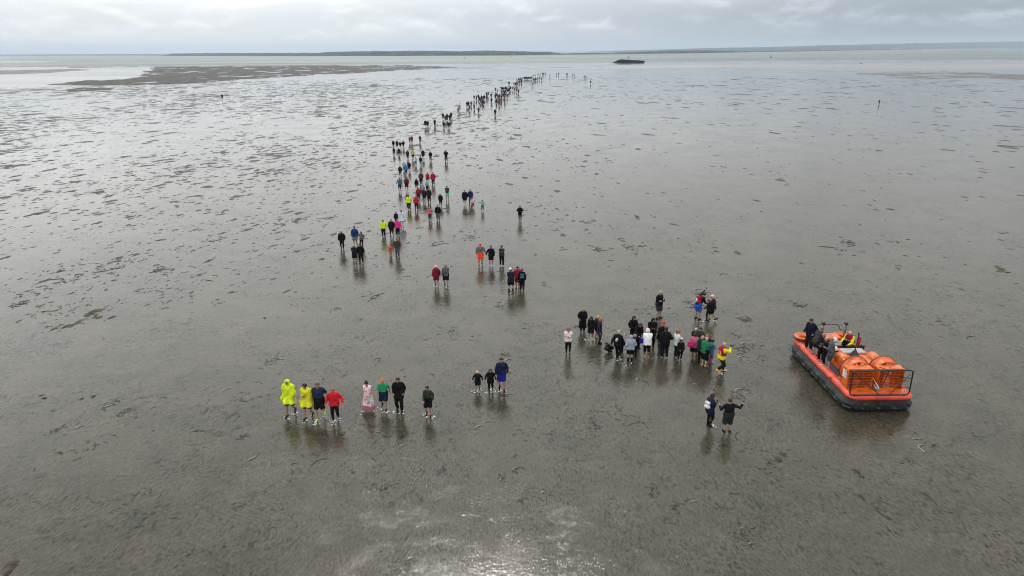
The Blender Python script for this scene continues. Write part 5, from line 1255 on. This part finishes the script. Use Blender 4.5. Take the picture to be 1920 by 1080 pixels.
# engine house with hatch, red coaming and fan volutes
hs = MB(); hs.add([(-.82, -1.75, .845), (1.08, -1.75, .845), (1.08, .42, .845), (-.82, .42, .845), (-.66, -1.75, 1.50), (.92, -1.75, 1.50), (.90, .30, 1.42), (-.60, .30, 1.42)],
                  [(3, 2, 1, 0), (4, 5, 6, 7), (0, 1, 5, 4), (1, 2, 6, 5), (2, 3, 7, 6), (3, 0, 4, 7)])
hs.build('engine_house', OR, hov, bevel=.07)
MB().box(-.48, .84, -.42, .26, 1.425, 1.50).build('hatch_coaming', RDP, hov, bevel=.02)
ht_ = MB().box(-.38, .74, -.36, .18, 1.503, 1.525).build('glass_hatch', GLS, hov, bevel=.008)
MB().box(.13, .17, -.36, .18, 1.527, 1.54).build('hatch_bar', MET, ht_)
for sx, cx in ((-1, -.62), (1, .92)):
    MB().lathe([(.0, -.36), (.27, -.36), (.31, -.30), (.31, .26), (.27, .32), (.0, .32)], 28, 'y', (cx, -.85, 1.38)).build('fan_volute', OR, hov, True)
    MB().box(cx - .30, cx + .30, -1.5, -.9, 1.2, 1.62, (.06, .04)).build('volute_box', OR, hov, bevel=.04)
# mast with ensign
ms = MB().lathe([(.24, 1.50), (.10, 1.72), (.03, 1.84)], 12, 'z', (.05, -.62, 0)).tube([(.05, -.62, 1.8), (.10, -.62, 2.62)], .022, 8).tube([(-.15, -.62, 2.04), (.32, -.62, 2.06)], .02, 6).tube([(.10, -.62, 2.60), (.10, -.62, 2.72)], .04, 6)
ms = ms.build('mast', TUB, hov, True)
fg = []
for j in range(9):
    for i in range(5):
        u_, v_ = i / 4, j / 8; fg.append((.11 + u_ * .17 * (1 - .5 * v_) + .02 * math.sin(v_ * 5), -.60 + .05 * math.sin(u_ * 8 + v_ * 3), 2.52 - v_ * .42 - u_ * .12))
nf = len(fg); fg += [(x, y - .006, z) for x, y, z in fg]
ff = [(j * 5 + i, j * 5 + i + 1, (j + 1) * 5 + i + 1, (j + 1) * 5 + i) for j in range(8) for i in range(4)]
MB().add(fg, ff + [tuple(nf + k for k in reversed(f)) for f in ff]).build('ensign', plain('ensign_red', (.38, .012, .03), .8), ms, True)
# stern platform
MB().box(-1.30, 1.30, -3.42, -1.75, .845, .90).build('stern_deck', OR, hov, bevel=.02)
for cx, bx, lab in ((-.66, -.82, 1), (.68, .62, 0)):
    cz = 1.44
    duct = MB().lathe([(.53, -2.12), (.57, -2.05), (.63, -1.97), (.68, -2.01), (.68, -2.12), (.60, -2.20), (.59, -2.51), (.53, -2.51)], 44, 'y', (cx, 0, cz), True).build('fan_duct', OR, hov, True)
    MB().lathe([(.68, -2.02), (.705, -2.04), (.705, -2.10), (.68, -2.12)], 44, 'y', (cx, 0, cz), True).build('duct_lip', plain('lip_dark', (.10, .02, .01), .5), duct, True)
    fan = MB().lathe([(.0, -2.08), (.10, -2.12), (.12, -2.2), (.12, -2.38), (.0, -2.42)], 16, 'y', (cx, 0, cz))
    for k in range(6):
        a = 2 * math.pi * k / 6 + .3; ca, sa = math.cos(a), math.sin(a); V = []
        for rad, wd_, tw in ((.10, .065, .9), (.30, .075, .6), (.515, .06, .4)):
            for s_, th_ in ((-1, -.006), (1, -.006), (1, .006), (-1, .006)):
                tx = s_ * wd_ * math.cos(tw); ty = s_ * wd_ * math.sin(tw) + th_
                V.append((cx + rad * ca - tx * sa, -2.28 + ty, cz + rad * sa + tx * ca))
        fan.add(V, [(j * 4 + i, j * 4 + (i + 1) % 4, (j + 1) * 4 + (i + 1) % 4, (j + 1) * 4 + i) for j in range(2) for i in range(4)] + [(3, 2, 1, 0), (8, 9, 10, 11)])
    fan.build('fan', plain('fan_grey', (.22, .22, .23), .4), hov, False)
    # square outlet nozzle behind the duct
    w_, z0, z1, y0, y1 = .59, .905, 1.88, -2.52, -3.05; t_ = .025; cx = bx
    nz = MB().box(cx - w_, cx - w_ + t_, y1, y0, z0, z1).box(cx + w_ - t_, cx + w_, y1, y0, z0, z1).box(cx - w_ + t_, cx + w_ - t_, y1, y0, z1 - t_, z1).box(cx - w_ + t_, cx + w_ - t_, y1, y0, z0, z0 + t_)
    V = []  # front plate with round opening
    m_ = 32
    for k in range(m_):
        a = 2 * math.pi * (k + .5) / m_; ca, sa = math.cos(a), math.sin(a); q = 1 / max(abs(ca), abs(sa))
        V += [(cx + .50 * ca, y0 - .001, (z0 + z1) / 2 + .50 * sa), (cx + (w_ - t_) * ca * q, y0 - .001, (z0 + z1) / 2 + ((z1 - z0) / 2 - t_) * sa * q)]
    nz.add(V, [(2 * k, 2 * k + 1, (2 * k + 3) % (2 * m_), (2 * k + 2) % (2 * m_)) for k in range(m_)])
    nz = nz.build('outlet_nozzle', OR, hov)
    gs = MB()
    gs.box(cx - w_, cx + w_, y1 + .02, y1 + .06, z1 + .002, z1 + .035)
    gs.add([(cx - .12, y0 + .3, z1 - .1), (cx + .12, y0 + .3, z1 - .1), (cx, y1 + .1, z1 + .003), (cx, y0 + .1, z1 + .14)], [(0, 1, 3), (1, 2, 3), (2, 0, 3), (0, 2, 1)])
    gs.build('gusset', OR, nz)
    gr = MB()
    for k in range(1, 7): z = z0 + (z1 - z0) * k / 7; gr.box(cx - w_ + t_, cx + w_ - t_, y1 + .02, y1 + .14, z - .012, z + .012)
    for k in range(1, 5): x = cx - w_ + 2 * w_ * k / 5; gr.box(x - .007, x + .007, y1 + .005, y1 + .018, z0 + t_, z1 - t_)
    gr.build('grille', plain('grille_orange', (.50, .09, .012), .5), nz)
    for k in (-1, 1): MB().box(cx + k * .28 - .01, cx + k * .28 + .01, y1 + .16, y1 + .50, z0 + .04, z1 - .04).build('rudder', OR, nz)
    if lab:
        MB().box(cx - w_ - .012, cx - w_ - .002, y1 + .14, y0 - .04, 1.36, 1.74).build('sign_plate', plain('label_white', (.72, .70, .66), .5, var=.03), nz)
        tx_ = MB()
        for k in range(6): tx_.box(cx - w_ - .015, cx - w_ - .0125, y1 + .18, y0 - .09 - (.1 if k % 2 else 0), 1.68 - k * .06, 1.695 - k * .06)
        tx_.build('lettering', plain('label_ink', (.25, .22, .20), .6), nz)
MB().box(-.06, .08, -3.3, -2.7, .903, 1.02).box(-.16, .02, -3.38, -3.10, 1.02, 1.06).tube([(-.02, -3.3, 1.06), (-.10, -2.8, 1.35)], .03, 8).build('steering_gear', MET, hov, bevel=.01)
for x in (-.90, -.30): MB().box(x - .16, x + .16, -2.3, -1.76, .905, 1.45, (.03, .03)).build('duct_strut', OR, hov, bevel=.02)
# stern guard: a tube frame with bracing
yq = -3.66; x0, x1, zb, zt, rc = -1.54, 1.20, .90, 2.14, .16
fr = []
for cx, cz, a0 in ((x1 - rc, zb + rc, -90), (x1 - rc, zt - rc, 0), (x0 + rc, zt - rc, 90), (x0 + rc, zb + rc, 180)):
    for k in range(6): a = R(a0 + 18 * k); fr.append((cx + rc * math.cos(a), yq, cz + rc * math.sin(a)))
g_ = MB().tube(fr, .032, 10, closed=True).build('stern_guard', TUB, hov, True)
br = MB()
for a, b in (((x0 + .05, yq, zt - .1), (-.15, yq, zb)), ((x1 - .1, yq, zt - .2), (.30, yq, zb)), ((-.05, yq + .2, zt - .35), (.10, yq, zt)),
             ((x0, yq, 1.25), (x0 + .25, -3.0, .92)), ((x1, yq, 1.25), (x1 - .25, -3.0, .92)), ((x1, yq, 1.7), (x1 - .16, -3.0, 1.5)), ((x1, yq, 2.1), (x1 - .16, -3.0, 2.0)), ((x0, yq, 1.9), (x0, -3.0, 1.8)), ((.1, yq, zt), (.0, -3.0, 2.0)), ((.1, yq, zt), (-.05, yq + .1, 1.2))):
    br.tube([a, b], .018, 6)
for x in (x0 + .25, x1 - .25): br.box(x - .035, x + .035, yq - .02, yq + .05, .86, zb + .03)
br.build('brace', TUB, g_)

def on_deck(lx, ly, lz):
    c_, s_ = math.cos(HY), math.sin(HY); return (HC0[0] + lx * c_ - ly * s_, HC0[1] + lx * s_ + ly * c_, lz)
G4 = 'people standing on the side deck of the hovercraft'
def deck_person(fx, fy, hx, hy, yaw, label, look, z=.845, Ht=None, grp=G4):
    return person(fx, fy, hx, hy, yaw, label, look, grp, .022, z, Ht)
deck_person(1516, 655, 1523, 599, 120, 'crewman in a navy top and yellow boots standing at the bow of the hovercraft',
            dict(top=('jacket', (.008, .012, .03)), bottom=('trousers', (.016, .015, .014)), boots=True, shoes=(.62, .34, .02), hair=('short', (.04, .022, .018)), skin=(.45, .25, .19), armr='low', arml='pocket', nod=.3, w=1.12, stance=.02), grp=None, Ht=1.80)
i_belt = len(PLACED) - 1
deck_person(1527, 667, 1530, 626, -60, 'bare-legged passenger in a dark grey smock leaning towards the others on the hovercraft',
            dict(top=('coat', (.045, .045, .045)), bottom=(SH, BK), shoes=BK, hair=('short', (.25, .13, .08)), lean=.45, armr='reach', arml='reach'), Ht=1.62)
deck_person(1538, 676, 1541, 633, 150, 'passenger in black with fair hair, half hidden between two others on the hovercraft',
            dict(top=('jacket', (.014, .015, .03)), bottom=('trousers', BK), shoes=(.5, .5, .5), hair=('bob', (.35, .2, .14)), armr='read', arml='read'), Ht=1.55)
deck_person(1544, 684, 1546, 640, 80, 'passenger in a wetsuit-black top and white shoes, nearest the pink sleeves on the hovercraft',
            dict(top=('long', BK), bottom=(LE, BK), shoes=(.65, .65, .65), hair=('short', (.4, .25, .18)), armr='chest', arml='read'), Ht=1.5)
deck_person(1554, 691, 1551, 636, 68, 'passenger with pink sleeves under a grey and black waistcoat on the hovercraft',
            dict(top=('jacket', (.085, .095, .105)), bottom=(SH, (.05, .055, .06)), hair=('short', (.28, .17, .13)), armr='hang', arml='read', w=1.1), Ht=1.68)
i_pink = len(PLACED) - 1
deck_person(1592, 652, 1589, 615, 120, 'bald crewman in a yellow jacket sitting at the right side of the hovercraft cockpit',
            dict(top=('jacket', (.72, .62, .03)), bottom=('trousers', BK), boots=True, shoes=(.6, .35, .02), sit=True, hair=('bald', BH), skin=(.5, .28, .22), lifejacket=(.26, .01, .03), strap_back=False, armr='reach', arml='reach', lean=.15, w=1.15), z=1.10, Ht=1.72, grp=None)
band(i_belt, .50, .54, .105, (.55, .48, .03), 'belt', .85)
# coloured sleeve and piping of the waistcoat
root, J, Ht = PLACED[i_pink][:3]
for nm in 'lr':
    MB().tube([J['sh' + nm] * Ht + (J['el' + nm] - J['sh' + nm]) * Ht * .1, J['el' + nm] * Ht, J['wr' + nm] * Ht], [.062 * Ht / 1.6, .056 * Ht / 1.6, .046 * Ht / 1.6], 10).build('sleeve', cloth((.72, .02, .16)), root, True)

def helmet(loc, label, rz=0):
    e = empty('helmet', on_deck(*loc), rz)
    MB().lathe([(.125, .0), (.14, .06), (.135, .13), (.10, .20), (.05, .235), (.0, .245)], 18).build('shell', plain('helmet_white', (.78, .78, .78), .25, var=.02), e, True)
    MB().lathe([(.146, -.02), (.15, .035), (.142, .05), (.12, .04), (.12, -.02)], 18, closed=True).build('rim', TUB, e, True)
    return tag(e, label, 'helmet')
helmet((.35, 2.1, 1.045), 'white crew helmet lying on the foredeck by the red life jackets')
helmet((-.62, .08, 1.455), 'white crew helmet lying on the engine house beside the glass hatch')
def vest(loc, rz, label, c_=(.22, .01, .025)):
    e = empty('life_jacket', on_deck(*loc), rz); F_ = Field((-.42, -.3, -.1), (.42, .3, .4), .03)
    F_.cap((-.26, 0, .08), (.26, .03, .10), .11, .09, .05); F_.cap((-.2, .1, .12), (.05, .12, .17), .09, .08, .05); F_.cap((.1, -.08, .10), (.3, -.1, .07), .08, .06, .05); F_.wrinkle(.012, 20)
    V, Q = F_.mesh('x'); V[:, 2] = np.maximum(V[:, 2], .0)
    link('body', mesh_np('body', V, Q), e, cloth(c_))
    MB().box(-.16, -.02, -.02, .05, .19, .215).box(.12, .24, .0, .05, .17, .195).build('strip', cloth((.6, .55, .55)), e)
    return tag(e, label, 'life jacket')
vest((-.15, 2.15, 1.03), .2, 'heap of dark red life jackets on the foredeck left of the white helmet')
vest((.9, 1.35, 1.225), 1.1, 'dark red life jacket lying in front of the seated yellow crewman')

# lone dark post
p = at(416.5, 181.5)
e = empty('marker_post', (p[0], p[1], 0))
tag(e, 'squat black barrel-like marker standing alone on the left-hand flats', 'marker')
s_ = np.hypot(p[0], p[1]) / 1432
MB().lathe([(.0, 0), (1.5 * s_, 0), (1.7 * s_, 2.2 * s_), (2.0 * s_, 3.0 * s_), (1.4 * s_, 4.2 * s_), (.0, 4.3 * s_)], 12).build('barrel', plain('post_black', (.01, .01, .01), .8), e, True)
MB().lathe([(1.72 * s_, 2.0 * s_), (1.85 * s_, 2.1 * s_), (1.85 * s_, 2.3 * s_), (1.74 * s_, 2.4 * s_)], 12, closed=True).build('hoop', plain('post_black', (.01, .01, .01), .8), e, True)

# ------------------------------------------------------------ wakes, rings and splashes round the feet
MRIP = MSAND
rw = random.Random(9)
rv = MB()
def ridge(pts, wid, hh):
    n = len(pts); V = []; Fq = []
    prof = [(-.5, 0), (-.3, .35), (-.12, .85), (0, 1), (.12, .85), (.3, .35), (.5, 0)]
    for i, p in enumerate(pts):
        a = pts[max(0, i - 1)]; b = pts[min(n - 1, i + 1)]; dx_, dy_ = b[0] - a[0], b[1] - a[1]; L_ = math.hypot(dx_, dy_) + 1e-9; nx_, ny_ = -dy_ / L_, dx_ / L_
        f = math.sin(math.pi * min(1, (i + .15) / (n - 1 + .3))) ** .6
        for q, z in prof: V.append((p[0] + nx_ * q * wid, p[1] + ny_ * q * wid, -.003 + .0055 * (z > 0) + z * hh * f))
    m_ = len(prof)
    for i in range(n - 1):
        for j in range(m_ - 1): Fq.append((i * m_ + j, (i + 1) * m_ + j, (i + 1) * m_ + j + 1, i * m_ + j + 1))
    rv.add(V, Fq)
sp_b = MB()
for root, J, Ht, look, p in list(PLACED):
    if root.location.z > .1: continue
    D = math.hypot(p[0], p[1])
    if D > 130: continue
    st = look.get('stride', 0); yaw = root.rotation_euler.z; fx_, fy_ = -math.sin(yaw), math.cos(yaw)
    if st >= .03:
        for sd in (-1, 1):
            for q in range(1):
                L_ = rw.uniform(.8, 2.4); an = math.pi - sd * rw.uniform(.45, .75); off = q * .28 + rw.uniform(0, .1)
                sx, sy = p[0] - fx_ * (off - .25), p[1] - fy_ * (off - .25); pts = []
                for i in range(9):
                    t_ = i / 8 * L_; cx_ = math.cos(an) * t_; sx_ = math.sin(an) * t_ * (1 + .1 * t_)
                    pts.append((sx + fx_ * cx_ - fy_ * sx_ + rw.gauss(0, .012), sy + fy_ * cx_ + fx_ * sx_ + rw.gauss(0, .012)))
                ridge(pts, rw.uniform(.18, .30), rw.uniform(.0025, .0045))
    for q in range(3):
        r_ = .28 + q * .26 + rw.uniform(-.05, .05); a0 = rw.uniform(0, 6.28); span = rw.uniform(1.2, 3.6)
        pts = [(p[0] + r_ * (1 + .08 * math.sin(3 * a)) * math.cos(a), p[1] + r_ * (1 + .08 * math.sin(3 * a)) * math.sin(a)) for a in [a0 + span * i / 13 for i in range(14)]]
        ridge(pts, rw.uniform(.12, .18), rw.uniform(.002, .0045))
    if st >= .03 and D < 52:
        for nm in 'lr':
            t_ = J['toe' + nm] * Ht; wx_ = p[0] + t_[0] * math.cos(yaw) - t_[1] * math.sin(yaw); wy_ = p[1] + t_[0] * math.sin(yaw) + t_[1] * math.cos(yaw)
            for k in range(9):
                a = rw.uniform(0, 6.28); d_ = rw.uniform(.04, .22); s3 = rw.uniform(.008, .028)
                sp_b.ball((wx_ + d_ * math.cos(a), wy_ + d_ * math.sin(a), rw.uniform(.005, .03)), s3, 6, 4, (rw.uniform(1, 2.5), rw.uniform(1, 2), .6))
tag(rv.build('ripples', MRIP, None, True, fix=False), 'low wakes and rings in the shallow water film around the walkers feet', 'water', kind='stuff')
tag(sp_b.build('splash', plain('foam_white', (.62, .64, .65), .35, var=.08, vscale=20), None, True, fix=False), 'small white splashes kicked up round the feet of the nearer walkers', 'water', kind='stuff')

# ------------------------------------------------------------ haze
if HAZE > 0:
    hm, t = new_mat('haze')
    pv = t.n('ShaderNodeVolumePrincipled'); pv.inputs['Color'].default_value = (.70, .84, 1.0, 1); pv.inputs['Density'].default_value = HAZE; pv.inputs['Anisotropy'].default_value = 0.2
    o = t.n('ShaderNodeOutputMaterial'); t.put(o.inputs['Volume'], pv.outputs[0])
    hz = MB().box(-14500, 14500, -200, 14500, -1.0, 140).build('haze', hm)
    tag(hz, 'thin pale sea haze filling the air between the flats and the far shore', 'haze', kind='stuff')
